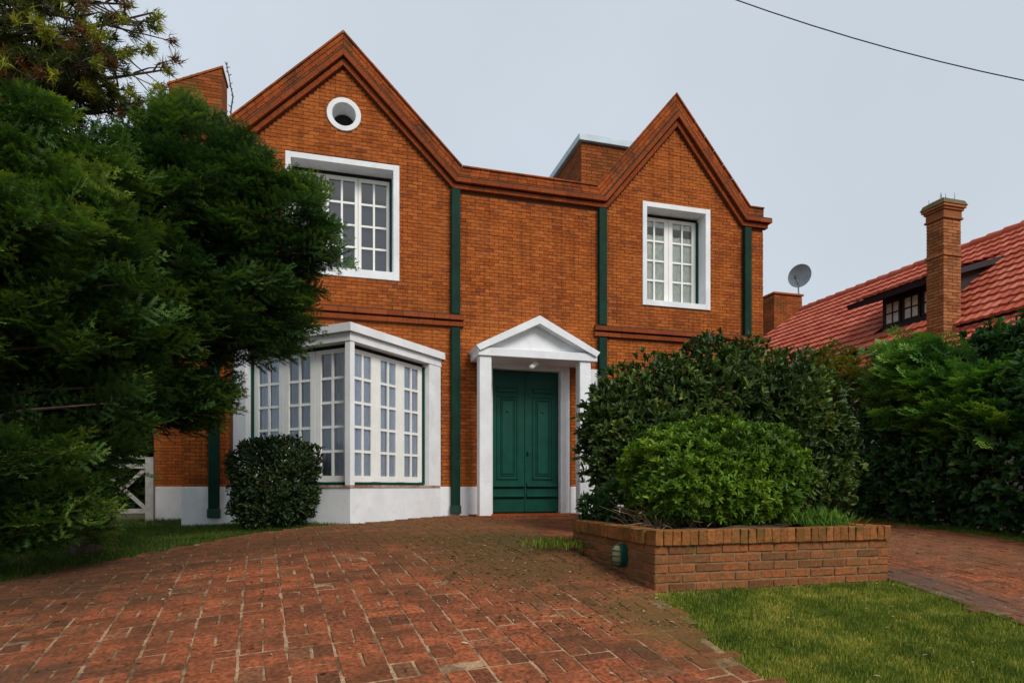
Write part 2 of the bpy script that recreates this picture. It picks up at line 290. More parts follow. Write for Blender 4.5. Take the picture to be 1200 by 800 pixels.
# ------------------------------------------------------------------ ground
def axis(fine0, fine1, step, far):
    a = list(np.arange(fine0, fine1+1e-6, step)); s = step
    lo = [fine0]; hi = [fine1]
    while hi[-1] < far: s *= 1.35; hi.append(hi[-1]+s); lo.append(lo[-1]-s)
    return np.array(lo[:0:-1]+a+hi[1:])
ax_x = axis(-9, 12, .3, 900); ax_y = axis(-14, 2, .3, 900)
X, Y = np.meshgrid(ax_x, ax_y); Z = gv(X, Y)-.035
nx, ny = len(ax_x), len(ax_y); idx = np.arange(nx*ny).reshape(ny, nx)
q = np.stack([idx[:-1, :-1], idx[:-1, 1:], idx[1:, 1:], idx[1:, :-1]], -1).reshape(-1, 4)
tag(big('ground', np.stack([X, Y, Z], -1), q, M['ground'], smooth=True), kind='structure')

def inpoly(x, y, P):
    c = False; n = len(P)
    for i in range(n):
        x0, y0 = P[i]; x1, y1 = P[i-1]
        if (y0 > y) != (y1 > y) and x < (x1-x0)*(y-y0)/(y1-y0)+x0: c = not c
    return c
PX0, PX1, PY0, PY1 = 2.24, 4.42, -5.85, -4.15          # planter footprint
BAY = [(-1.47, 0), (.18, -1.5), (1.62, 0)]
MAIN = [(-9, -10.6), (-6, -8.4), (-3.7, -6.2), (-2.45, -4.55), (-1.75, -3.3), (-1.05, -2.4), (-.4, -1.85), (.12, -1.52), (.2, -1.52), (1.68, -.04), (4.42, -.04), (4.42, PY1), (PX0, PY1), (PX0, PY0), (2.16, -6.4), (2.06, -7.0), (2.18, -7.5), (2.3, -8.3), (2.5, -12.5), (-9, -12.5)]
SIDE = [(4.44, -.04), (7.62, -.04), (7.62, -12.5), (4.9, -12.5), (4.5, -7.6), (4.42, -6.4), (4.44, PY0)]
def sheet(name, P, dz, mat, step=.1):
    xs = [p[0] for p in P]; ys = [p[1] for p in P]; v = []; idx = {}; f = []
    def vid(i, j):
        if (i, j) not in idx:
            x = min(xs)+i*step; y = min(ys)+j*step; idx[(i, j)] = len(v); v.append((x, y, g(x, y)+dz))
        return idx[(i, j)]
    for i in range(int((max(xs)-min(xs))/step)+1):
        for j in range(int((max(ys)-min(ys))/step)+1):
            if inpoly(min(xs)+(i+.5)*step, min(ys)+(j+.5)*step, P): f.append((vid(i, j), vid(i+1, j), vid(i+1, j+1), vid(i, j+1)))
    me = bpy.data.meshes.new(name); me.from_pydata(v, [], f); me.materials.append(mat); me.polygons.foreach_set('use_smooth', [True]*len(f))
    return tag(link(name, me), kind='structure')
drive = sheet('driveway', MAIN, -.0045, M['bed']); sidedrive = sheet('side_driveway', SIDE, -.0048, M['bed'])
def paver_tpl(L, W, j):
    c = .004+j*.005; b = .004; H = .05; r = random.uniform
    def ring(ins, z):
        hx, hy = L/2-ins, W/2-ins
        return [(sx*(hx-(c if k else 0)), sy*(hy-(0 if k else c)), z) for sx, sy, k in ((-1, -1, 0), (-1, -1, 1), (1, -1, 1), (1, -1, 0), (1, 1, 0), (1, 1, 1), (-1, 1, 1), (-1, 1, 0))]
    jit = [(r(-1, 1)*.004*j, r(-1, 1)*.004*j) for _ in range(8)]
    v = []
    for ins, z in ((b, 0), (0, -.007), (0, -H)):
        v += [(x+jx, y+jy, z+(r(-.0015, .0015) if z == 0 else 0)) for (x, y, z), (jx, jy) in zip(ring(ins, z), jit)]
    f = [tuple(range(8))]+[(a+k, a+8+k, a+8+(k+1) % 8, a+(k+1) % 8)[::-1] for a in (0, 8) for k in range(8)]
    f = [f[0]]+[q[::-1] for q in f[1:]]
    return v, f
KD = .73; PT = [paver_tpl(.226, .237*KD/2-.0045, j) for j in (.2, .4, .6, .8)]+[paver_tpl(.237*KD-.006, .110, j) for j in (.2, .4, .6, .8)]
PM = []
for v, f in PT:
    b = MB(); b.add(v, f); PM.append(b.mesh('paver', M['paver']))
def pave(parent, P, ang, cell, keep, org=(0, 0), avoid=()):
    ca, sa = math.cos(ang), math.sin(ang); items = []
    R_ = 70
    for i in range(-R_, R_):
        for j in range(-R_, R_):
            for k in (0, 1):
                if (i+j) % 2: u, v, rot = (i+.5)*cell, (j+.25+.5*k)*cell*KD, 0
                else: u, v, rot = (i+.25+.5*k)*cell, (j+.5)*cell*KD, math.pi/2
                x = org[0]+ca*u-sa*v; y = org[1]+sa*u+ca*v
                if not inpoly(x, y, P): continue
                x += random.uniform(-.004, .004); y += random.uniform(-.004, .004)
                items.append((x, y, rot+ang+random.uniform(-.02, .02), rot > 1))
    def vis(x, y):
        fx = x*S_+(y+D0)*C_; rx = x*C_-(y+D0)*S_
        if fx < .5: return 1e9
        px = 600+F*rx/fx; py = HY+F*(EYE-g(x, y))/fx
        return fx if (-20 < px < 1220 and py < 815) else 1e6+fx
    items.sort(key=lambda t: vis(t[0], t[1])); rest = MB()
    for n_, (x, y, rz, pr_) in enumerate(items):
        e = .05; nrm = Vector((-(g(x+e, y)-g(x-e, y))/(2*e)+random.gauss(0, .012), -(g(x, y+e)-g(x, y-e))/(2*e)+random.gauss(0, .012), 1)).normalized()
        Mx = Matrix.Translation((x, y, g(x, y)+random.gauss(0, .0018))) @ nrm.to_track_quat('Z', 'Y').to_matrix().to_4x4()
        qz = Mx.to_3x3() @ Vector((1, 0, 0)); Mx = Mx @ Matrix.Rotation(rz-math.atan2(qz.y, qz.x), 4, 'Z')
        k = random.randrange(4)+(4 if pr_ else 0)
        if n_ < keep:
            o = bpy.data.objects.new('paver', PM[k]); C.objects.link(o); o.parent = parent; o.matrix_basis = Mx
        else:
            v, f = PT[k]; rest.add([Mx @ Vector(p) for p in v], f)
    o = rest.obj('pavers', M['paver'], parent, fix=False); tag(o, kind='stuff')
pave(drive, MAIN, math.radians(6.2), .237, 300)
pave(sidedrive, SIDE, math.radians(2), .237, 300, (.05, .07))

# ------------------------------------------------------------------ brick house
house = thing('brick_house', (2.8, .4, -.05), 'two storey red brick house with twin gables, green door and white windows', 'house')
OUT = [(-2.11, 5.61), (-1.74, 5.61), (.11, 7.42), (1.96, 5.61), (4.30, 5.61), (5.82, 7.43), (7.34, 5.61), (7.64, 5.61)]
WL = (-.73, .96, 3.68, 5.49); WR = (5.17, 6.52, 3.64, 5.46); CIRC = (.12, 6.16, .25)
DOORH = (2.31, 3.81, -.2, 2.52); BAYH = (-1.36, 1.5, .30, 2.44)
BASE = .46
def rect(x0, x1, z0, z1, e=0): return [(x0+e, z0+e), (x1-e, z0+e), (x1-e, z1-e), (x0+e, z1-e)]
circ_poly = [(CIRC[0]+.22*math.cos(2*math.pi*k/24), CIRC[1]+.22*math.sin(2*math.pi*k/24)) for k in range(24)]
outer = [(-2.11, -.55), (7.64, -.55)]+[(x, z-.02) for x, z in OUT[::-1]]
loops = [outer, rect(*WL, .04), rect(*WR, .04), circ_poly, rect(*DOORH), rect(*BAYH)]
flat = [p for l in loops for p in l]
tris = geometry.tessellate_polygon([[Vector((x, z, 0)) for x, z in l] for l in loops])
b = MB(); b.add([(x, 0, z) for x, z in flat], tris)
facade = b.obj('facade_wall', M['mortar'], house)
b = MB(); b.add([(x, .26, z) for x, z in flat], tris); b.obj('inner_wall', M['room'], house)
# courses of wall bricks
CH = .0555; BL = .156; JT = .007
def outline_z(x):
    for (x0, z0), (x1, z1) in zip(OUT[:-1], OUT[1:]):
        if x0 <= x <= x1: return z0+(z1-z0)*(x-x0)/(x1-x0)
    return -1
OFF = .385
def offset_path(P, d):      # path moved down by perpendicular distance d, mitred
    segs = []
    for a, c in zip(P[:-1], P[1:]):
        t = Vector((c[0]-a[0], c[1]-a[1])).normalized(); n_ = Vector((t.y, -t.x)); segs.append((Vector(a)+n_*d, t))
    res = [segs[0][0]]
    for (p, t), (q_, u) in zip(segs[:-1], segs[1:]):
        den = t.x*u.y-t.y*u.x; w_ = q_-p; s = (w_.x*u.y-w_.y*u.x)/den if abs(den) > 1e-6 else 0; res.append(p+t*s)
    t = segs[-1][1]; n_ = Vector((t.y, -t.x)); res.append(Vector(P[-1])+n_*d)
    return [(p.x, p.y) for p in res]
INN = offset_path(OUT, OFF)
def xs_at(z):               # intervals under the inner outline at height z
    if z < min(p[1] for p in INN): return [(INN[0][0], INN[-1][0])]
    xs = []
    for (x0, z0), (x1, z1) in zip(INN[:-1], INN[1:]):
        if (z0 > z) != (z1 > z): xs.append(x0+(x1-x0)*(z-z0)/(z1-z0))
    return list(zip(xs[::2], xs[1::2]))
def cut(iv, x0, x1):
    r = []
    for a, c in iv:
        if x1 <= a or x0 >= c: r.append((a, c)); continue
        if x0 > a: r.append((a, x0))
        if x1 < c: r.append((x1, c))
    return r
full = []; rest = MB(); k = 0; z = BASE
def brickshape(mb, x0, x1, z0, z1, yf, tl=0, tr=0):
    yb = .02
    mb.add([(x0, yf, z0), (x1, yf, z0), (x1+tr, yf, z1), (x0+tl, yf, z1), (x0, yb, z0), (x1, yb, z0), (x1+tr, yb, z1), (x0+tl, yb, z1)],
           [(0, 1, 2, 3), (1, 0, 4, 5), (2, 1, 5, 6), (3, 2, 6, 7), (0, 3, 7, 4)])
while z < 7.0:
    z0, z1 = z, z+CH-JT; zm = (z0+z1)/2
    iv = xs_at(z1)
    raked = z1 > min(p[1] for p in INN)
    for h in (WL, WR, DOORH): 
        if h[2]-.01 < zm < h[3]+.01: iv = cut(iv, h[0], h[1])
    if zm < 2.6: iv = cut(iv, -1.5, 1.62)
    if abs(zm-CIRC[1]) < CIRC[2]:
        hw = math.sqrt(CIRC[2]**2-(zm-CIRC[1])**2); iv = cut(iv, CIRC[0]-hw, CIRC[0]+hw)
    if 3.01 < zm < 3.20: iv = cut(cut(iv, -3, 1.97), 4.27, 9)
    for a, c in iv:
        off = (0 if k % 2 else .5)*BL; x = math.floor((a-off)/BL)*BL+off
        while x < c:
            x0 = max(a, x); x1 = min(c, x+BL-JT)
            if x1-x0 > .02:
                yf = -.012+random.gauss(0, .0022)
                if x1-x0 > BL-JT-.001 and 0.15 < x0 < 7.3: full.append((x0, z0, yf))
                else: brickshape(rest, x0, x1, z0, z1, yf)
            x += BL
    z += CH; k += 1
bb = MB(); brickshape(bb, 0, BL-JT, 0, CH-JT, 0); brick_me = bb.mesh('brick', M['brick'], fix=False)
full.sort(key=lambda t: (t[0]**2+D0**2+(t[1]-EYE)**2)+(0 if not(3.9 < t[0] and t[1] < 2.2) else 50))
for n_, (x, z, y) in enumerate(full):
    if n_ < 300:
        o = bpy.data.objects.new('brick', brick_me); C.objects.link(o); o.parent = facade; o.location = (x, y, z)
    else: brickshape(rest, x, x+BL-JT, z, z+CH-JT, y)
tag(rest.obj('bricks', M['brick'], facade, fix=False), kind='stuff')
# raked and level cornice: rows of bricks along the roofline
def band(path_o, path_i, yf, yb, L, gap=.008, mb=None, ext=0):
    for i in range(len(path_o)-1):
        a0, b0, a1, b1 = [Vector(p) for p in (path_o[i], path_o[i+1], path_i[i], path_i[i+1])]
        t = (b0-a0).normalized(); n_ = Vector((t.y, -t.x)); h = (a1-a0).dot(n_)
        s0, s1 = 0, (b0-a0).length; i0, i1 = (a1-a0).dot(t), (b1-a0).dot(t)
        if i == 0: s0 -= ext; i0 -= ext
        if i == len(path_o)-2: s1 += ext; i1 += ext
        lo, hi = max(s0, i0), min(s1, i1); nb = max(1, round((hi-lo)/L)); js = [lo+(hi-lo)*j/nb for j in range(nb+1)]
        for j in range(nb):
            o_a = s0+gap/2 if j == 0 else js[j]+gap/2; i_a = i0+gap/2 if j == 0 else js[j]+gap/2
            o_b = s1-gap/2 if j == nb-1 else js[j+1]-gap/2; i_b = i1-gap/2 if j == nb-1 else js[j+1]-gap/2
            y_ = yf+random.gauss(0, .0015)
            pts = [a0+t*o_a, a0+t*o_b, a0+t*i_b+n_*h, a0+t*i_a+n_*h]
            mb.prism([(p.x, y_, p.y) for p in pts], [(p.x, yb, p.y) for p in pts])
def dpath(d): return offset_path(OUT, d)
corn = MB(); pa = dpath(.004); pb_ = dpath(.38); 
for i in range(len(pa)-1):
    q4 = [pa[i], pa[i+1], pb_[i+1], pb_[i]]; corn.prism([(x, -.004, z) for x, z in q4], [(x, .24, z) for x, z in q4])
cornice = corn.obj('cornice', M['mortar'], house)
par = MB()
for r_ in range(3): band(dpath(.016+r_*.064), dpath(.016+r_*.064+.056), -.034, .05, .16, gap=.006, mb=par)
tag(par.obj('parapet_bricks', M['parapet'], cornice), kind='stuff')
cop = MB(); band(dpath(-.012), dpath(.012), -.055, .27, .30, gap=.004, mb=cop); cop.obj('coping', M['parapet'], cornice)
j1 = MB(); band(dpath(.204), dpath(.2235), -.128, .03, .6, gap=0, mb=j1, ext=.105); j1.obj('dark_strip', M['joint'], cornice)  # thin dark line between parapet bricks and upper moulding
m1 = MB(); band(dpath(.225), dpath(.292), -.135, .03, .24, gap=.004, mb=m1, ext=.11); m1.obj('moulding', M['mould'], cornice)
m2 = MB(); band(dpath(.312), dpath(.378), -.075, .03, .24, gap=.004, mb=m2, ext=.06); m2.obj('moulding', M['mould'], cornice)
# belt course
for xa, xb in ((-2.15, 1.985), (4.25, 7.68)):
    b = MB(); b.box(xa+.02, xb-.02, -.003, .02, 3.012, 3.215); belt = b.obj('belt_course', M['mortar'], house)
    b = MB(); b.box(xa+.004, xb-.004, -.093, .01, 3.198, 3.213); b.obj('dark_strip', M['joint'], belt)  # dark line along the top of the belt
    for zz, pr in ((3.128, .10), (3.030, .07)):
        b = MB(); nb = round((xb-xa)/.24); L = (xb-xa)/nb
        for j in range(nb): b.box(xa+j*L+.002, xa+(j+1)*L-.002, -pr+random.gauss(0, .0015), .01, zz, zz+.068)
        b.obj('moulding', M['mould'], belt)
# white plinth
for xa, xb in ((-2.135, -1.44), (1.60, 2.30), (3.82, 7.66)):
    b = MB(); b.bbox(xa, xb, -.03, .2, -.6, BASE, .006); b.obj('plinth', M['white'], house)
# shell
b = MB(); b.box(-2.09, -1.85, .02, 8, -.5, 5.35); b.box(7.38, 7.62, .02, 8, -.5, 5.35); b.box(-1.85, 7.38, 7.8, 8, -.5, 5.35); b.obj('side_walls', M['brick'], house)
b = MB(); b.box(-1.9, 7.45, .27, 7.9, 5.02, 5.15); b.box(-1.9, 7.45, .27, 7.9, 2.7, 2.8); b.obj('floor_slabs', M['flat'], house)
for xc, hw, zt in ((.11, 1.85, 7.42), (5.82, 1.52, 7.43)):
    b = MB(); zf = 5.45
    for s in (-1, 1):
        lo = [(xc, .25, zt-.14), (xc+s*hw, .25, zf), (xc+s*hw, .25, zf-.12), (xc, .25, zt-.28)]; b.prism(lo, [(x, 7.9, z) for x, y, z in lo])
    b.obj('gable_roof', M['flat'], house)
# round vent
b = MB(); Mc = Matrix.Translation((CIRC[0], 0, CIRC[1])) @ Matrix.Rotation(math.pi/2, 4, 'X')
b.lathe([(.175, -.30), (.175, .025), (.18, .035), (.25, .035), (.257, .025), (.257, -.05)], 40, Mc)
vent = b.obj('round_vent', M['white'], house, smooth=False)
b = MB(); b.lathe([(.0001, -.29), (.178, -.29), (.178, -.295), (.0001, -.295)], 40, Mc); b.obj('back_plate', M['white'], vent)
b = MB(); b.lathe([(.0001, .0), (.165, 0), (.165, .006), (.0001, .006)], 40, Matrix.Translation((CIRC[0], .288, CIRC[1])) @ Matrix.Rotation(math.pi/2, 4, 'X')); b.obj('flue_opening', M['dark'], vent)
# water tank housing on the roof
b = MB(); b.box(4.52, 7.0, 1.2, 2.9, 5.1, 7.03); tank = b.obj('tank_housing', M['mortar'], house)
br = MB(); z = 5.2; k = 0
while z < 6.99:
    x = 4.50-(k % 2)*.11
    while x < 7.0: br.box(max(4.508, x), min(x+.213, 7.0), 1.189, 1.21, z, z+.054); x += .222
    y = 1.19-(k % 2)*.11
    while y < 2.9: br.box(4.509, 4.53, max(1.19, y), min(y+.213, 2.9), z, z+.054); y += .222
    z += .0625; k += 1
tag(br.obj('bricks', M['chimney'], tank), kind='stuff')
b = MB(); b.bbox(4.44, 7.08, 1.12, 2.98, 7.03, 7.16, .008); b.obj('coping_slab', M['coping'], tank)
# wing and chimney on the left
b = MB(); b.box(-2.98, -2.12, 2.0, 5, -.5, 3.2); wing = b.obj('side_wing', M['mortar'], house)
br = MB(); z = BASE; k = 0
while z < 3.15:
    x = -2.99-(k % 2)*.11
    while x < -2.12: br.box(max(-2.99, x), min(x+.213, -2.12), 1.988, 2.01, z, z+.0485); x += .222
    z += CH; k += 1
tag(br.obj('bricks', M['brick'], wing), kind='stuff')
b = MB(); b.bbox(-3.02, -2.13, 1.965, 2.2, -.5, BASE, .006); b.obj('plinth', M['white'], wing)
b = MB(); lo = [(-2.76, 2.0, 3.0), (-1.93, 2.0, 3.0), (-1.93, 2.0, 7.78), (-2.76, 2.0, 7.36)]; b.prism(lo, [(x, 2.55, z) for x, y, z in lo]); chim = b.obj('chimney', M['mortar'], house)
br = MB(); z = 4.2; k = 0
while z < 7.8:
    x = -2.765-(k % 2)*.11
    while x < -1.93:
        xa, xb = max(-2.765, x), min(x+.213, -1.925)
        za_, zb2 = (min(z+.0485, 7.355+.42*(q_+2.76)/.83) for q_ in (xa, xb)); yq = 1.989+random.gauss(0, .002)
        if xb > xa and max(za_, zb2) > z+.004:
            lo = [(xa, z), (xb, z), (xb, max(z+.001, zb2)), (xa, max(z+.001, za_))]; br.prism([(q_, yq, r_) for q_, r_ in lo], [(q_, 2.56, r_) for q_, r_ in lo])
        x += .222
    z += CH; k += 1
tag(br.obj('bricks', M['chimney'], chim), kind='stuff')
b = MB(); lo = [(-2.79, 1.975, 7.35), (-1.905, 1.975, 7.80), (-1.905, 1.975, 7.835), (-2.79, 1.975, 7.385)]; b.prism(lo, [(x, 2.58, z) for x, y, z in lo]); b.obj('cap_slab', M['chimney'], chim)
# downpipes
for xc, zs in ((1.845, ((-.02+.07, 3.0), (3.215, 5.21))), (4.39, ((.05, 3.0), (3.215, 5.21))), (7.26, ((.05, 3.0), (3.215, 5.20))), (-1.70, ((.03, 3.0), (3.215, 5.21)))):
    b = MB()
    for z0, z1 in zs: b.bbox(xc-.072, xc+.072, -.105, -.018, z0, z1, .008)
    dp = b.obj('downpipe', M['pipe'], house)
    b = MB(); b.bbox(xc-.086, xc+.086, -.113, -.016, zs[0][0]-.02, zs[0][0]+.11, .006); b.obj('pipe_shoe', M['dgreen'], dp)

# windows: local frame u along the wall, d into it, z up
def frame(o, u):
    u = Vector(u).normalized(); nin = Vector((-u.y, u.x, 0))
    return lambda a, d, z: (o[0]+u.x*a+nin.x*d, o[1]+u.y*a+nin.y*d, z)
def window(name_label, T, a0, a1, z0, z1, bands, rec, ncas, cols, rows, glass, cur, curmat, parent=house, surround=True, slot=.06, green=(0, 1, 0), cur_d=.06, stile=.05, mw=.016):
    bl, br_, bt, bb_ = bands
    b = MB(); e = .0
    if surround:
        f0, f1 = -.028, rec+.10
        b.bbox(a0, a0+bl, f0, f1, z0, z1, .006, T); b.bbox(a1-br_, a1, f0, f1, z0, z1, .006, T)
        b.bbox(a0+bl-.004, a1-br_+.004, f0+.0025, f1-.003, z1-bt, z1-.0025, .004, T); b.bbox(a0+bl-.004, a1-br_+.004, f0+.0025, f1-.003, z0+.0025, z0+bb_, .004, T)
    wd = b.obj('window', M['white'], parent) if surround else parent
    if name_label: wd['label'] = name_label
    x0, x1, y0, y1 = a0+bl, a1-br_, z0+bb_, z1-bt-slot
    b = MB(); gw = .028
    if green[0]: b.box(x0+.001, x0+gw, rec-.04, rec+.04, y0+.002, y1, T)
    if green[1]: b.box(x1-gw, x1-.001, rec-.04, rec+.04, y0+.002, y1, T)
    if green[2]: b.box(x0+gw, x1-gw, rec-.04, rec+.03, y0+.001, y0+gw, T)
    if b.v: b.obj('outer_frame', M['green'], wd)
    xs0 = x0+(gw+.004 if green[0] else .003); xs1 = x1-(gw+.004 if green[1] else .003); ys0 = y0+(gw+.004 if green[2] else .004)
    if slot: 
        b = MB(); b.box(x0+.002, x1-.002, rec+.01, rec+.06, y1+.004, z1-bt-.001, T); b.obj('shutter_slot', M['dark'], wd)
    cw = (xs1-xs0)/ncas
    for c in range(ncas):
        u0 = xs0+c*cw+.002; u1 = xs0+(c+1)*cw-.002; sb = .085; st = .06
        b = MB(); f0, f1 = rec-.005, rec+.04
        b.bbox(u0, u0+stile, f0, f1, ys0, y1, .005, T); b.bbox(u1-stile, u1, f0, f1, ys0, y1, .005, T)
        b.box(u0+stile-.003, u1-stile+.003, f0+.003, f1-.003, ys0, ys0+sb, T); b.box(u0+stile-.003, u1-stile+.003, f0+.003, f1-.003, y1-st, y1-.001, T)
        pu = (u1-u0-2*stile)/cols; pz = (y1-st-ys0-sb)/rows
        for i in range(1, cols): b.box(u0+stile+i*pu-mw, u0+stile+i*pu+mw, f0+.006, f1-.006, ys0+sb-.002, y1-st+.002, T)
        for j in range(1, rows): b.box(u0+stile-.002, u1-stile+.002, f0+.009, f1-.009, ys0+sb+j*pz-mw, ys0+sb+j*pz+mw, T)
        b.obj('casement', M['wpaint'], wd)
        for i in range(cols):
            for j in range(rows):
                p = MB(); ti = random.gauss(0, .0012)
                ua, ub = u0+stile+i*pu+(mw if i else 0)-.003, u0+stile+(i+1)*pu-(mw if i < cols-1 else 0)+.003
                za, zb = ys0+sb+j*pz+(mw if j else 0)-.003, ys0+sb+(j+1)*pz-(mw if j < rows-1 else 0)+.003
                dd = rec+.018
                p.add([T(ua, dd-ti, za), T(ub, dd+ti, za), T(ub, dd+ti, zb), T(ua, dd-ti, zb)], [(0, 1, 2, 3)]); p.obj('pane', glass, wd, fix=False)
    if cur == 'flat':
        p = MB(); p.box(x0+.01, x1-.01, rec+.07, rec+.075, y0, y1+.02, T); p.obj('reflection_sheet', curmat, wd)  # added sheet, coloured like the reflection and dark behind the panes
    elif cur:
        v = []; f = []; n_ = int((x1-x0)/.009); ph = random.uniform(0, 9)
        for i in range(n_+1):
            a = x0+.005+(x1-x0-.01)*i/n_; w0 = .0085*math.sin(a*62+ph+1.3*math.sin(a*9))+.003*math.sin(a*151+ph)
            for zz in (y0, (y0+y1)/2, y1+.03): v.append(T(a, rec+cur_d+.006+w0*(1.15 if zz == y0 else .9), zz))
        for i in range(n_):
            for j in (0, 1):
                A = i*3+j; f.append((A, A+3, A+4, A+1))
        p = MB(); p.add(v, f); p.obj('curtain', curmat, wd, smooth=True)
    b = MB(); R0 = rec+.16    # dim room behind
    c8 = [(x0-.02, R0, z0), (x1+.02, R0, z0), (x1+.02, R0+.9, z0), (x0-.02, R0+.9, z0), (x0-.02, R0, z1), (x1+.02, R0, z1), (x1+.02, R0+.9, z1), (x0-.02, R0+.9, z1)]
    if surround: b.add([T(*q_) for q_ in c8], [(0, 1, 2, 3), (4, 5, 6, 7), (1, 2, 6, 5), (2, 3, 7, 6), (3, 0, 4, 7)]); b.obj('room', M['room'], wd)
    return wd
T0 = frame((0, 0, 0), (1, 0, 0))
window('deep white framed three-part window under the round vent', T0, *WL, (.078, .095, .09, .13), .25, 3, 2, 4, M['glass_dark'], 'flat', M['reflection_sheet'])
window('deep white framed two-part window with pale curtains', T0, *WR, (.085, .10, .09, .10), .25, 2, 2, 4, M['glass'], True, M['curtain_g'], stile=.085, cur_d=.03)
# corner bay window
AP = Vector((.18, -1.5)); LE = Vector((-1.47, 0)); RE = Vector((1.62, 0))
def inset(d):               # bay plan moved outward by d
    r = []
    tl = (AP-LE).normalized(); nl = Vector((tl.y, -tl.x)); tr = (RE-AP).normalized(); nr = Vector((tr.y, -tr.x))
    def isec(p, t, q_, u): den = t.x*u.y-t.y*u.x; w_ = q_-p; return p+t*((w_.x*u.y-w_.y*u.x)/den)
    pl, pr = LE+nl*d, RE+nr*d; X0 = Vector((0, 0)); E0 = Vector((1, 0))
    return [isec(pl, tl, X0, E0), isec(pl, tl, pr, tr), isec(pr, tr, X0, E0)]
b = MB()
def slab(mb, d, z0, z1):
    p = inset(d); lo = [(p[0].x, .05, z0), (p[0].x, p[0].y, z0), (p[1].x, p[1].y, z0), (p[2].x, p[2].y, z0), (p[2].x, .05, z0)]; mb.prism(lo, [(x, y, z1) for x, y, z in lo])
slab(b, .0, -.6, BASE-.012); bay = b.obj('bay_window', M['white'], house); bay['label'] = 'white two-sided bay window jutting out at a corner'
b = MB(); slab(b, .012, BASE-.011, BASE+.022); b.obj('sill', M['rust'], bay)
b = MB(); slab(b, .055, 2.49, 2.60); slab(b, .01, 2.375, 2.488); b.obj('bay_roof', M['white'], bay)
TL = frame((LE.x, LE.y), (AP-LE)); TR = frame((AP.x, AP.y), (RE-AP)); LL = (AP-LE).length; LR = (RE-AP).length
b = MB(); zb, zt = BASE+.023, 2.3745
p3 = inset(0); p4 = inset(-.15)
cp = [(AP.x, AP.y), TR(.085, 0, 0)[:2], TR(.085, .07, 0)[:2], tuple(p4[1]), TL(LL-.085, .07, 0)[:2], TL(LL-.085, 0, 0)[:2]]
b.prism([(x, y, zb) for x, y in cp], [(x, y, zt) for x, y in cp]); b.obj('corner_post', M['white'], bay)
b = MB(); b.bbox(LR-.31, LR-.005, -.002, .20, zb-.02, zt, .006, TR); b.obj('side_pier', M['white'], bay)
b = MB(); b.bbox(.02, .29, -.002, .20, zb-.02, zt, .006, TL); b.obj('side_pier', M['white'], bay)
window(None, TR, .09, LR-.30, BASE+.02, zt, (0, .0, .0, .012), .13, 3, 2, 5, M['glass'], True, M['curtain'], parent=bay, surround=False, slot=.05, green=(1, 1, 1), stile=.098, cur_d=.03, mw=.018)
window(None, TL, .28, LL-.09, BASE+.02, zt, (0, .0, .0, .012), .13, 3, 2, 5, M['glass'], True, M['curtain'], parent=bay, surround=False, slot=.05, green=(1, 1, 1), stile=.098, cur_d=.03, mw=.018)

# porch and door
XC = 3.06
b = MB(); b.bbox(2.31, 2.47, -.02, .20, 0.0, 2.42, .005); b.bbox(3.65, 3.81, -.02, .20, 0.0, 2.42, .005); b.bbox(2.31, 3.81, -.0175, .197, 2.40, 2.53, .005); b.obj('door_frame', M['white'], house)
b = MB(); b.box(2.3, 3.82, .2, .24, -.1, 2.6); b.obj('door_lining', M['room'], house)
for s in (-1, 1):
    xa, xb = (2.475, 3.057) if s < 0 else (3.063, 3.645)
    b = MB(); b.bbox(xa, xb, .10, .15, .035, 2.395, .004); leaf = b.obj('door_leaf', M['green'], house)
    def mould(x0, x1, z0, z1, w_=.03, pr=.018, nm='panel_moulding'):
        m = MB(); y0_ = .10-pr
        for a in ((x0, x1, z0, z0+w_), (x0, x1, z1-w_, z1), (x0, x0+w_, z0+w_-.002, z1-w_+.002), (x1-w_, x1, z0+w_-.002, z1-w_+.002)):
            dx = 0 if a[1]-a[0] > w_+.001 else .001; m.bbox(a[0], a[1], y0_+dx, .102, a[2], a[3], .007)
        m.obj(nm, M['green'], leaf)
    ia, ib = (xa+.09, xb-.12) if s < 0 else (xa+.12, xb-.09)
    mould(ia, ib, .58, 1.98); mould(ia+.06, ib-.06, .64, 1.92, .015, .012)
    m = MB(); m.bbox(ia+.09, ib-.09, .088, .102, .67, 1.89, .01); m.obj('panel', M['green'], leaf)
    mould(ia, ib, 2.03, 2.13)
    for zz in (.28, .45):
        m = MB(); m.bbox(xa+.01, xb-.01, .055, .102, zz, zz+.05, .014); m.bbox(xa+.02, xb-.02, .075, .102, zz+.045, zz+.075, .008); m.obj('rail_moulding', M['green'], leaf)
    m = MB(); m.bbox((ia+ib)/2-.022, (ia+ib)/2+.022, .07, .09, 1.70, 1.745, .005); m.obj('knocker', M['dgreen'], leaf)
    if s > 0:
        m = MB(); m.tube([(xa+.05, .10, 1.05), (xa+.05, .045, 1.05), (xa+.05, .035, 1.05)], [.014, .014, .03], 10); m.obj('knob', M['dgreen'], leaf)
b = MB(); b.bbox(3.045, 3.075, .085, .12, .04, 2.39, .006); b.obj('door_astragal', M['green'], house)
b = MB(); x = 2.06
while x < 4.0: b.bbox(x, x+.216, -.62, .18, -.12, .015, .008); x += .223
b.obj('door_step', M['mould'], house)
yf = -.60
for xa in (2.125, 3.775):
    b = MB(); b.bbox(xa, xa+.19, yf+.03, yf+.22, -.05, 2.475, .008); b.obj('porch_post', M['white'], house)
b = MB(); b.bbox(2.10, 4.065, yf, -.005, 2.474, 2.60, .006); porch = b.obj('porch_canopy', M['white'], house)
za, zb_ = 2.60, 3.14
lo = [(2.07, za), (XC+.02, zb_-.0), (4.095, za), (4.095-.0, za-.03), (4.05, za-.03), (XC+.02, zb_-.125), (2.12, za-.03), (2.07, za-.03)]
b = MB(); 
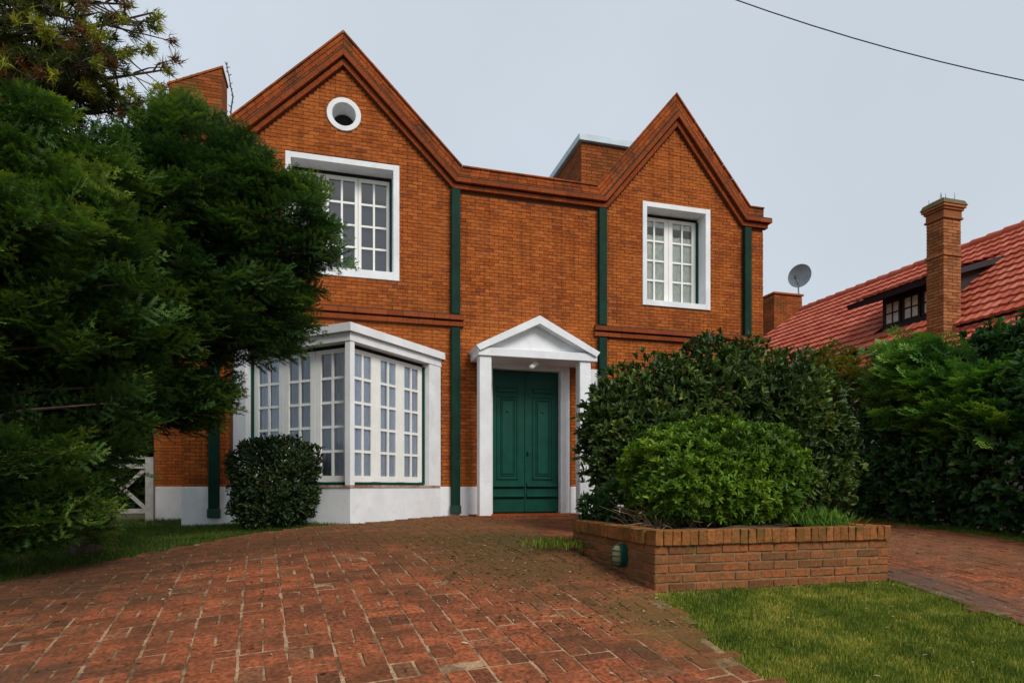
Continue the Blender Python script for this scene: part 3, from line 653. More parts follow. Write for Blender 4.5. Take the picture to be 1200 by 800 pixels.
for s in (-1, 1):
    xe = XC+.02+s*1.02; q4 = [(XC+.02, zb_), (xe, za+.02), (xe-s*.06, za-.055), (XC+.02, zb_-.125)]
    if s > 0: q4 = q4[::-1]
    b.prism([(x, yf-.035, z) for x, z in q4], [(x, -.004, z) for x, z in q4])
b.obj('pediment_rake', M['white'], porch)
b = MB(); q3 = [(2.2, 2.598), (3.96, 2.598), (XC+.02, zb_-.11)]; b.prism([(x, yf+.12, z) for x, z in q3], [(x, yf+.16, z) for x, z in q3]); b.obj('tympanum', M['white'], porch)
b = MB(); b.box(4.12, 4.36, -.04, -.012, .46, 2.46); b.obj('pilaster', M['white'], house)
lamp = thing('porch_lamp', (3.08, -.4, 2.42), 'pale tubular lamp fixed under the porch above the green door', 'lamp')
b = MB(); b.bbox(3.04, 3.12, -.42, -.34, 2.44, 2.476, .006); b.obj('mount', M['wpaint'], lamp)
b = MB(); b.tube([(3.13, -.36, 2.465), (3.11, -.38, 2.44), (2.99, -.46, 2.36), (2.97, -.475, 2.348)], [.03, .042, .042, .03], 14); b.obj('tube', M['wpaint'], lamp, smooth=True)

# dry weed on the gable foot
def weed():
    p0, _ = atY(271, 150, 10.2); b = MB(); pts = []
    for px, py in ((271, 152), (270.5, 130), (273, 113), (270, 100), (268, 88), (265, 74)): pts.append(atY(px, py, 10.2)[0])
    b.tube(pts, [.012, .011, .010, .009, .008, .005], 5)
    for i in range(16):
        t = random.uniform(.15, 1)*(len(pts)-1); k = min(int(t), len(pts)-2); q_ = pts[k].lerp(pts[k+1], t-k)
        b.tube([q_, q_+Vector((random.uniform(-.06, .06), random.uniform(-.05, .05), random.uniform(.01, .06)))], [.008, .004], 4)
    o = b.obj('dry_weed', M['bark']); tag(o, 'thin dry weed stalk standing between the slanted chimney and the gable', 'weed')
weed()
# overhead cable
cf = np.polyfit([862, 1030, 1200], [0, 53.5, 94.5], 2); p = [(x, float(np.polyval(cf, x))) for x in range(250, 1701, 50)]
pts = []
for i, (px, py) in enumerate(p):
    r = ray(px, py); r = Vector(r); t = 7.5/(r.x*.3+r.y) ; pts.append(Vector((0, -D0, EYE))+r*t)
b = MB(); b.tube(pts, .006, 6); tag(b.obj('overhead_cable', M['cable']), 'thin black cable sagging across the grey sky', 'cable')

# ------------------------------------------------------------------ raised brick planter
planter = thing('planter', (3.3, -5, -.2), 'low raised brick planter with soldier course cap around the shrubs', 'planter')
TOP = .135; CAPH = .112; cz = TOP-CAPH; PCH = .0695
b = MB(); wt = .11; zb0 = -.75
for q_ in ((PX0+.03, PX1-.03, PY0+.03, PY0+wt), (PX0+.03, PX1-.03, PY1-wt, PY1-.03), (PX0+.03, PX0+wt, PY0+wt-.01, PY1-wt+.01), (PX1-wt, PX1-.03, PY0+wt-.01, PY1-wt+.01)):
    b.box(*q_, zb0, TOP-.01)
pwall = b.obj('planter_wall', M['pmortar'], planter)
b = MB(); n1, n2 = 16, 12; v = []; f = []
for i in range(n1+1):
    for j in range(n2+1): v.append((PX0+.1+(PX1-PX0-.2)*i/n1, PY0+.1+(PY1-PY0-.2)*j/n2, TOP-.06+random.gauss(0, .015)+.05*math.sin(i/n1*math.pi)))
for i in range(n1):
    for j in range(n2): A = i*(n2+1)+j; f.append((A, A+n2+1, A+n2+2, A+1))
b.add(v, f); b.obj('planter_soil', M['soil'], planter, smooth=True)
def vb(L, W, H, j):          # one bevelled, slightly uneven brick standing on its base, centred in plan
    m = MB(); m.bbox(-L/2, L/2, -W/2, W/2, 0, H, .005)
    m.v = [(x+random.gauss(0, j), y+random.gauss(0, j), z+random.gauss(0, j)) for x, y, z in m.v]; return m
PB = [vb(.218, .10, PCH-.012, .0016).mesh('brick', M['pbrick']) for _ in range(4)]
PH = [vb(.104, .10, PCH-.012, .0016).mesh('brick', M['pbrick']) for _ in range(2)]
CB = [vb(.0685, .145, CAPH, .0022).mesh('cap_brick', M['pcap']) for _ in range(4)]
def put(me, nm, loc, rz):
    o = bpy.data.objects.new(nm, me); C.objects.link(o); o.parent = pwall; o.location = loc; o.rotation_euler = (random.gauss(0, .006), random.gauss(0, .006), rz+random.gauss(0, .008)); return o
INS = .022
sides = [((PX0+INS, PY0+INS), (PX1-INS, PY0+INS), 0, 9), ((PX0+INS, PY1-INS), (PX0+INS, PY0+INS), -math.pi/2, 9), ((PX1-INS, PY0+INS), (PX1-INS, PY1-INS), math.pi/2, 5), ((PX1-INS, PY1-INS), (PX0+INS, PY1-INS), math.pi, 3)]
for (xa, ya), (xb, yb), rz, nc in sides:
    Ls = math.hypot(xb-xa, yb-ya); ux, uy = (xb-xa)/Ls, (yb-ya)/Ls; inx, iny = -uy, ux
    for r_ in range(nc):
        zz = cz-(r_+1)*PCH+.006; s = .0 if r_ % 2 else -.115
        lastz = g(xa, ya)
        while s < Ls-.03:
            s0, s1 = max(0, s), min(Ls, s+.218); ln = s1-s0; m_ = (s0+s1)/2
            px_, py_ = xa+ux*m_+inx*.05, ya+uy*m_+iny*.05
            if ln > .05 and zz+PCH > g(px_, py_)-.02:
                if ln > .2: o = put(random.choice(PB), 'brick', (px_+random.gauss(0, .0015), py_+random.gauss(0, .0015), zz), rz)
                else:
                    o = put(random.choice(PH), 'brick', (px_, py_, zz), rz); o.scale.x = ln/.104
            s += .229
    nb = int(Ls/.0735)
    for k in range(nb+1):
        m_ = -.012+.036+k*(Ls+.024-.072)/nb
        if rz in (math.pi/2, -math.pi/2) and (m_ < .10 or m_ > Ls-.10): continue
        put(random.choice(CB), 'cap_brick', (xa+ux*m_+inx*.048, ya+uy*m_+iny*.048, cz+.002), rz)
lamp = thing('bulkhead_lamp', (PX0, -5.35, -.14), 'small green caged bulkhead lamp on the side of the brick planter', 'lamp')
LX, LY, LZ = PX0+.02, -5.33, -.095
def ell(d, r1, r2, n_=20): return [(LX-d, LY+r1*.85*math.cos(2*math.pi*k/n_), LZ+r2*.85*math.copysign(abs(math.sin(2*math.pi*k/n_))**.8, math.sin(2*math.pi*k/n_))) for k in range(n_)]
b = MB(); b.prism(ell(0, .062, .108), ell(.045, .062, .108)); b.prism(ell(.044, .07, .116), ell(.058, .066, .112)); b.obj('housing', M['green'], lamp)
b = MB(); rs = [ell(.05, .052, .098), ell(.08, .05, .094), ell(.105, .036, .075), ell(.115, .015, .04)]
b.add([p for r_ in rs for p in r_], [(i*20+k, i*20+(k+1) % 20, (i+1)*20+(k+1) % 20, (i+1)*20+k) for i in range(3) for k in range(20)]+[tuple(range(60, 80))]); b.obj('glass_dome', M['lampglass'], lamp, smooth=True)
for zz in (-.045, 0, .045):
    b = MB(); b.tube([(LX-.05, LY-.053, LZ+zz), (LX-.10, LY-.041, LZ+zz), (LX-.123, LY, LZ+zz), (LX-.10, LY+.041, LZ+zz), (LX-.05, LY+.053, LZ+zz)], .0045, 6); b.obj('guard_bar', M['dgreen'], lamp)
b = MB(); b.tube([(LX-.05, LY, LZ+.098), (LX-.10, LY, LZ+.072), (LX-.125, LY, LZ), (LX-.10, LY, LZ-.072), (LX-.05, LY, LZ-.098)], .0045, 6); b.obj('guard_bar', M['dgreen'], lamp)

# ------------------------------------------------------------------ foliage tools
def unit(a): return a/np.maximum(np.linalg.norm(a, axis=1, keepdims=True), 1e-9)
def leaves(name, P, Dr, Nm, L, W, tint, mat, parent=None, fold=.12):
    n = len(P); Dr = unit(Dr); Sd = unit(np.cross(Dr, Nm)); Nn = np.cross(Sd, Dr); L = np.broadcast_to(L, n)[:, None]; W = np.broadcast_to(W, n)[:, None]
    tpl = [(0, 0, 0), (.27, -.42, fold), (.70, -.40, fold*.8), (1, 0, -.05), (.70, .40, fold*.8), (.27, .42, fold)]
    V = np.stack([P+Dr*L*a+Sd*W*c+Nn*L*d for a, c, d in tpl], 1)
    base = (np.arange(n)*6)[:, None]; Fc = np.concatenate([base+np.array([0, 1, 2, 3]), base+np.array([0, 3, 4, 5])])
    return big(name, V, Fc, mat, parent, np.repeat(tint, 6))
def rdir(n): return unit(rng.normal(size=(n, 3)))
def bush_points(lobes, n, shell=.35, power=1.0, zmin=None):   # points near the skin of a union of ellipsoids, with outward normals
    pts = []; nr = []; cnt = 0
    ar = np.array([(l[1][0]*l[1][1]+l[1][1]*l[1][2]+l[1][0]*l[1][2]) for l in lobes]); ar = ar/ar.sum()
    while cnt < n:
        k = rng.choice(len(lobes), size=n, p=ar); c = np.array([lobes[i][0] for i in k]); r = np.array([lobes[i][1] for i in k]); d = rdir(n)
        bump = 1+.10*np.sin(d[:, 0]*7+k*2.1)*np.sin(d[:, 1]*6+k)+.07*np.sin(d[:, 2]*11+k*1.7)*np.cos(d[:, 0]*9)
        t = (1-shell*rng.random(n)**1.6)*bump*np.where(rng.random(n) < .05, 1.03+.16*rng.random(n), 1); p = c+d*r*t[:, None]; ok = np.ones(n, bool)
        for i, l in enumerate(lobes):
            q_ = (p-np.array(l[0]))/np.array(l[1]); ok &= ~((np.linalg.norm(q_, axis=1) < 1-shell) & (k != i))
        if zmin is not None: ok &= p[:, 2] > zmin
        pts.append(p[ok]); nr.append(unit(d/r)[ok]); cnt += ok.sum()
    return np.concatenate(pts)[:n], np.concatenate(nr)[:n]
def clump_tint(P, base, amp, sc=2.0, seed=0):
    a = np.array([noise.noise(Vector((p[0]*sc+seed, p[1]*sc, p[2]*sc))) for p in P]); return np.clip(base+amp*a+rng.normal(0, .13, len(P)), 0, 1)
def rosettes(P, Nn, k, spread, up=.5):     # k leaves round each shoot tip
    n = len(P); ax = unit(Nn+rdir(n)*.45+np.array([0, 0, up])); t1 = unit(np.cross(ax, rdir(n))); t2 = np.cross(ax, t1)
    A = rng.random((n, k))*6.28; R_ = spread*(.6+.8*rng.random((n, k)))
    Dd = ax[:, None]+(t1[:, None]*np.cos(A)[..., None]+t2[:, None]*np.sin(A)[..., None])*R_[..., None]
    PP = np.repeat(P, k, 0)+unit(Dd.reshape(-1, 3))*.004-np.repeat(ax, k, 0)*(rng.random((n*k, 1))*.05)
    return PP, Dd.reshape(-1, 3), np.repeat(ax, k, 0)
def stems(lobes, base, n, r0, mat, parent, name='stems', fill=.75):
    b = MB()
    for i in range(n):
        c, r = lobes[i % len(lobes)]; d = rdir(1)[0]; tip = Vector(c)+Vector(d*np.array(r))*fill; st = Vector(base)+Vector((random.uniform(-.12, .12), random.uniform(-.12, .12), 0))
        mid = st.lerp(tip, .5)+Vector((random.uniform(-.12, .12), random.uniform(-.12, .12), random.uniform(-.05, .1)))
        b.tube([st, st.lerp(mid, .6)+Vector((random.uniform(-.05, .05), random.uniform(-.05, .05), 0)), mid, tip], [r0, r0*.8, r0*.6, r0*.25], 5)
    return b.obj(name, mat, parent)
def PXs(px, py, Yr, r):      # lobe from a picture position and a distance, radius in metres from its picture size
    p, t = atY(px, py, Yr); return tuple(p), r*t/F
def broadleaf(name, lobes, n, k, L, W, mat, label, cat, base, tb=.5, ta=.9, spread=.9, shell=.35, nst=14, sr=.012, group=None, up=.5, zmin=None, sc=2.5):
    t = thing(name, base, label, cat, group)
    P, Nn = bush_points(lobes, n, shell, zmin=zmin); tint = np.repeat(clump_tint(P, tb, ta*.5, sc), k)
    PP, Dd, Nm = rosettes(P, Nn, k, spread, up); m_ = len(PP)
    tint = np.clip(tint+rng.normal(0, .12, m_), 0, 1)
    leaves('foliage', PP, Dd, Nm, L*(.65+.6*rng.random(m_)), W*(.7+.5*rng.random(m_)), tint, mat, t)
    stems(lobes, base, nst, sr, M['bark'], t); return t

# shrubs in and round the planter
def lob(px, py, Yr, rx, ry, rz):
    p, t = atY(px, py, Yr); return (tuple(p), (rx*t/F, ry, rz*t/F))
broadleaf('glossy_shrub', [lob(770, 490, 6.9, 80, .62, 70), lob(845, 470, 7.0, 92, .65, 74), lob(925, 486, 7.0, 68, .65, 74), lob(735, 530, 6.7, 55, .5, 70), lob(880, 550, 7.0, 100, .7, 65), lob(955, 540, 7.0, 48, .5, 70), lob(712, 492, 6.8, 32, .4, 46)],
          11500, 5, .088, .038, M['camellia'], 'big dark glossy shrub behind the bright green bush, reaching the porch', 'shrub', (4.0, -3.2, -.08), tb=.5, ta=1.2, shell=.6, nst=40, sr=.016)
broadleaf('bright_green_bush', [lob(838, 552, 5.05, 92, .60, 62), lob(788, 557, 5.0, 58, .5, 56), lob(890, 555, 5.1, 50, .5, 57), lob(858, 583, 4.72, 80, .30, 30), lob(785, 580, 4.8, 40, .3, 30)],
          4200, 11, .056, .022, M['pitto'], 'rounded bright green bush spilling over the planter front', 'bush', (3.35, -5.0, .12), tb=.42, ta=1.1, spread=1.1, nst=30, sr=.009, zmin=.12)
broadleaf('spiky_plant', [lob(700, 595, 5.75, 22, .16, 18), lob(722, 588, 5.6, 20, .2, 24)], 120, 8, .10, .02, M['laurel'], 'low dark spiky plant at the planter end by the door', 'plant', (2.5, -4.45, .1), nst=4, sr=.006, spread=1.0)
def dry_twigs():
    b = MB(); base = Vector((2.85, -5.0, .1))
    for i in range(150):
        a = random.uniform(0, 6.28); p0 = base+Vector((random.uniform(-.3, .35), random.uniform(-.25, .25), 0)); d = Vector((math.cos(a)*.6, math.sin(a)*.6, random.uniform(.15, 1))).normalized(); L = random.uniform(.2, .5)
        p1 = p0+d*L*.5+Vector((random.uniform(-.04, .04), random.uniform(-.04, .04), 0)); p2 = p1+(d+Vector((random.uniform(-.4, .4), random.uniform(-.4, .4), -.4))).normalized()*L*.5
        b.tube([p0, p1, p2], [.005, .004, .002], 4)
    tag(b.obj('dry_twigs', M['twig']), 'bare tangled brown twigs left of the bright green bush', 'twigs')
dry_twigs()
def tuft(name, base, n, h, spread, mat, label, cat, tb=.6, bw=.007, lean=.55):
    P = np.tile(np.array(base), (n, 1))+rng.normal(0, spread*.35, (n, 3))*[1, 1, 0]; a = rng.random(n)*6.28; l = h*(.5+.6*rng.random(n))
    Dd = np.stack([np.cos(a)*lean*rng.random(n), np.sin(a)*lean*rng.random(n), np.ones(n)], 1)
    o = leaves(name, P, Dd, rdir(n), l, bw+bw*rng.random(n), np.clip(rng.normal(tb, .2, n), 0, 1), mat, fold=.02); tag(o, label, cat, kind='stuff')
tuft('feathery_plant', (4.1, -5.4, .1), 600, .2, .3, M['cypress'], 'tuft of pale feathery greenery at the planter corner by the side drive', 'plant', .85, .003, 1.3)
tuft('grass_tuft', (2.08, -4.3, -.11), 500, .085, .5, M['grass'], 'tuft of green grass at the foot of the planter near the door', 'grass', .4)
BLb = (-.74, -1.5)
broadleaf('clipped_round_bush', [((BLb[0], BLb[1], .48), (.52, .50, .56)), ((BLb[0]+.12, BLb[1], .74), (.44, .46, .36)), ((BLb[0]-.2, BLb[1]+.02, .70), (.38, .42, .36)), ((BLb[0]-.08, BLb[1]-.02, .22), (.46, .44, .34)), ((BLb[0]+.18, BLb[1], .3), (.34, .4, .34))], 4300, 5, .046, .027, M['box'], 'round clipped small leaved bush against the bay window', 'bush', (BLb[0], BLb[1], -.1), tb=.45, ta=.9, shell=.3, nst=20, sr=.01, sc=5, zmin=-.06)

# hedge along the right boundary
def hl(x, yr, z, rx, ry, rz): return ((x, yr-D0, z), (rx, ry, rz))
broadleaf('laurel_hedge', [hl(8.35, 9.3, .7, .65, .8, .85), hl(8.3, 8.2, .8, .65, .8, .95), hl(8.3, 7.1, .8, .6, .85, .95), hl(8.3, 6.0, .85, .6, .85, 1.0), hl(8.3, 4.9, .9, .65, .9, 1.1), hl(8.4, 3.8, .9, .65, .9, 1.1), hl(8.4, 5.4, 1.5, .6, .9, .75), hl(8.4, 6.6, 1.3, .55, .9, .6)],
          9500, 5, .105, .05, M['laurel'], 'dark leafy hedge along the side drive', 'hedge', (8.4, -3.6, -.05), tb=.42, nst=40, sr=.018, zmin=-.1)
broadleaf('upper_laurel', [hl(8.95, 6.7, 2.1, .5, .45, .62), hl(8.95, 6.0, 2.1, .55, .55, .7), hl(8.9, 5.1, 2.1, .55, .6, .7), hl(8.9, 7.3, 1.8, .4, .4, .5)], 2400, 6, .12, .05, M['laurel'], 'tall dark laurel rising above the cypress towards the neighbouring roof', 'shrub', (9.0, -4.8, 0), tb=.4, nst=20, sr=.03)
# fine olive coloured shrub
def wispy(name, lobes, n, mat, label, base):
    t = thing(name, base, label, 'shrub'); P, Nn = bush_points(lobes, n, .6); PP, Dd, Nm = rosettes(P, Nn, 14, 1.0, .9)
    leaves('foliage', PP, Dd, Nm, .03+.04*rng.random(len(PP)), .006+.006*rng.random(len(PP)), np.repeat(clump_tint(P, .5, .5), 14), mat, t); stems(lobes, base, 30, .008, M['twig'], t)
wispy('olive_shrub', [lob(978, 440, 8.6, 36, .4, 40), lob(1005, 468, 8.5, 36, .4, 45), lob(955, 460, 8.7, 36, .4, 50)], 2200, M['olive'], 'wispy yellowish olive shrub between the glossy shrub and the hedge', (7.9, -.9, 0))

# conifer sprays
def spray_tpl(ntw, nn, droop, needle=.135, wd=.06, plume=False):
    T_ = []
    def needles(p0, p1, k, l):
        d = p1-p0; d = d/np.linalg.norm(d)
        for i in range(k):
            t = (i+.5)/k; p = p0+(p1-p0)*t
            for s in (-1, 1):
                sd = np.cross(d, np.array([0, 0, 1.]))*s; sd = sd/np.linalg.norm(sd); q_ = p+(d*.55+sd*.8+np.array([0, 0, rng.normal(0, .25)]))*l*(.8+.4*rng.random())
                T_.append([p-d*wd*.5, p+d*wd*.5, q_])
        T_.append([p1-np.array([0, wd*.6, 0]), p1+np.array([0, wd*.6, 0]), p1+d*l])
    ax = lambda t: np.array([t, 0, -droop*t*t])
    for i in range(ntw):
        t = .08+.9*i/ntw; s = 1 if i % 2 else -1; ln = (.5*(1-t)+.16)*(.8+.4*rng.random())*(.7 if plume else 1)
        ang = math.radians((28 if plume else 48)+rng.normal(0, 6)); p0 = ax(t); p1 = p0+ln*np.array([math.cos(ang), s*math.sin(ang), -droop*.6*t+rng.normal(0, .06)])
        needles(p0, p1, max(2, int(nn*ln*2.0)), needle)
        T_.append([p0-np.array([.008, 0, 0]), p0+np.array([.008, 0, 0]), p1])
    needles(ax(.5), ax(1.), nn//2, needle)
    return np.array(T_)
def place_sprays(name, tpls, O, Dr, Up, L, tint, mat, parent):
    Vs = []; Ts = []; kk = rng.integers(0, len(tpls), len(O))
    Dr = unit(Dr); Sd = unit(np.cross(Up, Dr)); Nn = np.cross(Dr, Sd)
    for k, tp in enumerate(tpls):
        m_ = kk == k; n = m_.sum(); K = tp.reshape(-1, 3)
        V = O[m_][:, None]+(Dr[m_][:, None]*K[None, :, 0:1]+Sd[m_][:, None]*K[None, :, 1:2]+Nn[m_][:, None]*K[None, :, 2:3])*L[m_][:, None, None]
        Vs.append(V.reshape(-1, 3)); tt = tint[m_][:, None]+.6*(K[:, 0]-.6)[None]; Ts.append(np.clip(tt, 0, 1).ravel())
    V = np.concatenate(Vs); n = len(V)//3
    return big(name, V, np.arange(n*3).reshape(-1, 3), mat, parent, np.concatenate(Ts))
YT = [spray_tpl(6, 11, d, .10, .055) for d in (.0, .15, .3, -.1)]
CT = [spray_tpl(13, 7, d, .10, .05, True) for d in (-.1, .05, .15)]
def env_exit(lobes, p, d):   # distance from p along d to the outer skin of the lobes
    best = 0
    for c, r in lobes:
        r = np.array(r); a = (np.array(p)-np.array(c))/r; q_ = np.array(d)/r; A = q_@q_; B = a@q_; Cc = a@a-1; dis = B*B-A*Cc
        if dis > 0: best = max(best, (-B+math.sqrt(dis))/A)
    return best
def conifer(name, label, trunk, lobes, nb, per, slen, mat, tpls, tr0, lift=-.1, tb=.45, upw=.15, group=None, core=.32, zmin=None, shr=.86, lw=.22):
    t = thing(name, trunk[0], label, 'tree', group); b = MB(); lobes = [(c, tuple(np.array(r)*shr)) for c, r in lobes]
    b.tube(trunk, [tr0*(1-.75*i/(len(trunk)-1)) for i in range(len(trunk))], 9)
    O = []; Dd = []; Ln = []; Ti = []
    vol = np.array([l[1][0]*l[1][1]*l[1][2] for l in lobes])**.67; vol /= vol.sum(); tp = [Vector(p) for p in trunk]
    for i in range(nb):
        c, r = lobes[rng.choice(len(lobes), p=vol)]; d = rdir(1)[0]; tip = np.array(c)+d*np.array(r)*(1-.25*rng.random()**2)
        inside = max((1-np.linalg.norm((tip-np.array(c2))/np.array(r2)) for c2, r2 in lobes if c2 != c), default=-1)
        if inside > .35: tip = np.array(c)+d*np.array(r)*.8
        # leave the trunk a little below the tip
        zs = tip[2]-.25*math.hypot(tip[0]-tp[-1].x, tip[1]-tp[-1].y); k = 0
        while k < len(tp)-2 and tp[k+1].z < zs: k += 1
        f_ = min(1, max(0, (zs-tp[k].z)/max(.01, tp[k+1].z-tp[k].z))); st = np.array(tp[k].lerp(tp[k+1], f_))
        ctrl = (st+tip)/2+np.array([0, 0, .12*np.linalg.norm(tip-st)]); LB = np.linalg.norm(tip-st); side = np.cross(tip-st, [0, 0, 1.]); side /= max(1e-6, np.linalg.norm(side))
        cv = lambda u: (1-u)**2*st+2*u*(1-u)*ctrl+u*u*tip
        b.tube([cv(u) for u in (0, .3, .6, .97)], [.03*max(.5, LB/2), .02, .012, .005], 5, cap=False)
        bt = tb+rng.normal(0, .16)
        for j in range(per):
            u = (core+(1-core)*rng.random()**.7) if j > 4 else .15+.4*rng.random(); p = cv(u); tg = cv(min(1, u+.05))-cv(u-.05); tg /= np.linalg.norm(tg); lat = (rng.random()*2-1)
            wdt = (lw*LB*(1.05-u)+.07) if j > 4 else .4; o = p+side*lat*wdt+tg*abs(lat)*wdt*.35+np.array([0, 0, rng.normal(0, .05)-.08*abs(lat)])
            if zmin is not None and o[2] < zmin: continue
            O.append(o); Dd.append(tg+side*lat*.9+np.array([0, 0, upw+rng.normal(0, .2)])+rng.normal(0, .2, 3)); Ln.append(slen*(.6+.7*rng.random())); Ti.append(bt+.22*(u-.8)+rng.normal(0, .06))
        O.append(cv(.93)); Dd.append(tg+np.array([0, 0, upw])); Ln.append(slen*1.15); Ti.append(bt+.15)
    b.obj('trunk', M['bark'], t)
    O = np.array(O); Up = np.tile([0, 0, 1.], (len(O), 1))+rng.normal(0, .45, (len(O), 3))
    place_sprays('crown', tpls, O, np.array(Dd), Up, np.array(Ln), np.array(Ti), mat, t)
    return t
gA = Vector((-3.35, -4.15, g(-3.35, -4.15)-.05))
lobA = [lob(50, 232, 6.1, 112, .85, 105), lob(40, 330, 5.9, 150, 1.1, 120), lob(110, 300, 6.2, 85, .9, 130), lob(45, 470, 5.9, 125, 1.0, 110), lob(80, 545, 6.1, 42, .5, 62), lob(-90, 360, 6.0, 130, .9, 170), lob(15, 560, 5.9, 80, .7, 60), lob(120, 425, 6.3, 66, .7, 75), lob(45, 600, 5.9, 80, .6, 50), lob(-40, 580, 5.8, 100, .7, 70), lob(82, 585, 6.1, 45, .45, 55)]
conifer('broad_conifer', 'broad dark green conifer with foliage down to the ground at the lawn edge', [gA, gA+Vector((.05, .02, 1.5)), gA+Vector((.1, .05, 3.2)), gA+Vector((.15, .0, 4.6))], lobA, 310, 28, .27, M['yew'], YT, .16, tb=.5, upw=.4, core=.55, shr=.92, zmin=-.33)
gB = Vector((-2.35, -3.0, g(-2.35, -3.0)-.05))
lobB = [lob(235, 235, 7.2, 88, .9, 92), lob(315, 275, 7.2, 82, .8, 75), lob(270, 345, 7.3, 95, .9, 88), lob(200, 400, 7.2, 75, .8, 85), lob(190, 300, 7.3, 70, .8, 100), lob(370, 300, 7.1, 36, .35, 45), lob(215, 470, 7.2, 45, .45, 30), lob(330, 375, 7.2, 40, .45, 36)]
conifer('leaning_conifer', 'dark needled conifer reaching across the upper window of the brick house', [gB, gB+Vector((.15, .05, 1.3)), gB+Vector((.6, .1, 2.6)), gB+Vector((.95, .1, 3.9))], lobB, 240, 28, .25, M['yew2'], YT, .13, tb=.46, upw=.35, core=.55, shr=.93)
cyl = [hl(8.25, 7.3, 1.7, .5, .6, .75), hl(8.2, 6.6, 1.5, .5, .6, .55), hl(8.35, 7.7, 2.05, .35, .4, .6), hl(8.15, 5.9, 1.35, .4, .55, .45)]
cb = Vector((8.75, -3.5, -.1))
conifer('feathery_cypress', 'feathery mid green cypress with drooping plumes above the hedge', [cb, cb+Vector((0, 0, 1.2)), cb+Vector((-.05, 0, 2.4))], cyl, 80, 22, .42, M['cypress'], CT, .09, tb=.55, upw=.25, core=.5, shr=.95, lw=.14)

# pine behind the conifers
def pine():
    b0 = Vector((-6.6, .6, 0)); t = thing('pine_tree', b0, 'old pine with brown cones and yellow green needle tufts above the conifers', 'tree'); b = MB()
    tr = [b0+Vector((0, 0, -.1)), b0+Vector((.2, 0, 2.5)), b0+Vector((.5, -.1, 5)), b0+Vector((.8, -.2, 7)), b0+Vector((1.0, -.2, 9))]; b.tube(tr, [.24, .21, .17, .12, .05], 10)
    O = []; Dd = []; Ti = []
    def tuft_at(p, d, ti): 
        for _ in range(56):
            O.append(p+rng.normal(0, .03, 3)); Dd.append(np.array(d)*.5+rng.normal(0, .55, 3)); Ti.append(ti+rng.normal(0, .06))
    targets = [(55, 62, 9.6), (125, 40, 9.7), (182, 22, 9.6), (196, 84, 9.5), (150, 105, 9.7), (95, 20, 10.2), (30, 15, 9.4), (150, 5, 10), (178, 120, 9.8), (75, 100, 9.7), (20, 100, 9.5), (110, 75, 9.2), (165, 60, 9.9), (-60, 40, 9.5), (60, -40, 9.8), (140, -60, 9.8), (-80, -60, 9.6), (5, 55, 9.9), (120, 110, 9.9), (140, 65, 9.4), (60, 35, 9.3), (15, 140, 10), (85, 55, 9.9), (40, 70, 10.1), (105, 100, 9.6), (20, 40, 9.7), (160, 130, 10), (70, 10, 9.5)]
    for k, (px, py, Yr) in enumerate(targets):
        tip = np.array(atY(px, py, Yr)[0]); zs = tip[2]-.6+.5*rng.random(); i = 0
        while i < 3 and tr[i+1].z < zs: i += 1
        st = np.array(tr[i].lerp(tr[i+1], min(1, max(0, (zs-tr[i].z)/(tr[i+1].z-tr[i].z))))); ctrl = (st+tip)/2+np.array([0, 0, rng.normal(.0, .25)])
        cv = lambda u: (1-u)**2*st+2*u*(1-u)*ctrl+u*u*tip
        b.tube([cv(u)+rng.normal(0, .03, 3) for u in (0, .2, .4, .6, .8, 1)], [.055, .045, .035, .028, .02, .01], 6)
        tuft_at(tip, tip-cv(.8), .8)
        for j in range(21):
            u = .35+.63*rng.random(); p = cv(u); d = rdir(1)[0]*np.array([1, 1, .6])+np.array([.3, 0, .1]); L = .25+.4*rng.random(); q_ = p+d*L*.6; r_ = q_+(d+rng.normal(0, .4, 3))*L*.5
            b.tube([p, q_, r_], [.014, .009, .005], 5); x = rng.random()
            tuft_at(r_, d, (.8+.15*rng.random() if u > .82 and x > .35 else (.1 if x < .25 else .5)))
            if x > .45: tuft_at(q_, d, .45)
    n = len(O); O = np.array(O); Dd = unit(np.array(Dd)); S2 = unit(np.cross(Dd, rdir(n)))*.0085; L = (.08+.06*rng.random(n))[:, None]
    V = np.stack([O-S2, O+S2, O+Dd*L], 1); big('crown', V, np.arange(n*3).reshape(-1, 3), M['pine'], t, np.repeat(np.clip(np.array(Ti), 0, 1), 3)); b.obj('trunk', M['bark'], t)
pine()

# ------------------------------------------------------------------ neighbouring house on the right
nb_ = thing('neighbour_house', (12.8, .5, 0), 'neighbouring house with red tiled roof, dormer window and brick chimney', 'house')
RX, RZ, SL = 13.0, 5.55, .84
EX = 10.25
b = MB(); b.box(10.75, 15.2, -6.2, 7.4, -.3, 3.55); b.obj('wall', M['white'], nb_)
def tile_tpl(w_, l_):
    xs = [0, .18, .36, .52, .68, .84, 1.0]; hs = [.008, .004, .004, .009, .016, .014, .008]; v = []
    for a, h in zip(xs, hs): v += [(a*w_, 0, h), (a*w_, l_, h+.0), (a*w_, l_, h-.045)]
    f = []
    for i in range(6): A = i*3; f += [(A, A+1, A+4, A+3), (A+1, A+2, A+5, A+4)]
    return v, f
TW, TLn = .165, .26; tv, tf = tile_tpl(TW-.004, TLn+.03)
tb_ = MB(); tb_.add(tv, tf); tile_me = tb_.mesh('roof_tile', M['tile'])
alltiles = []
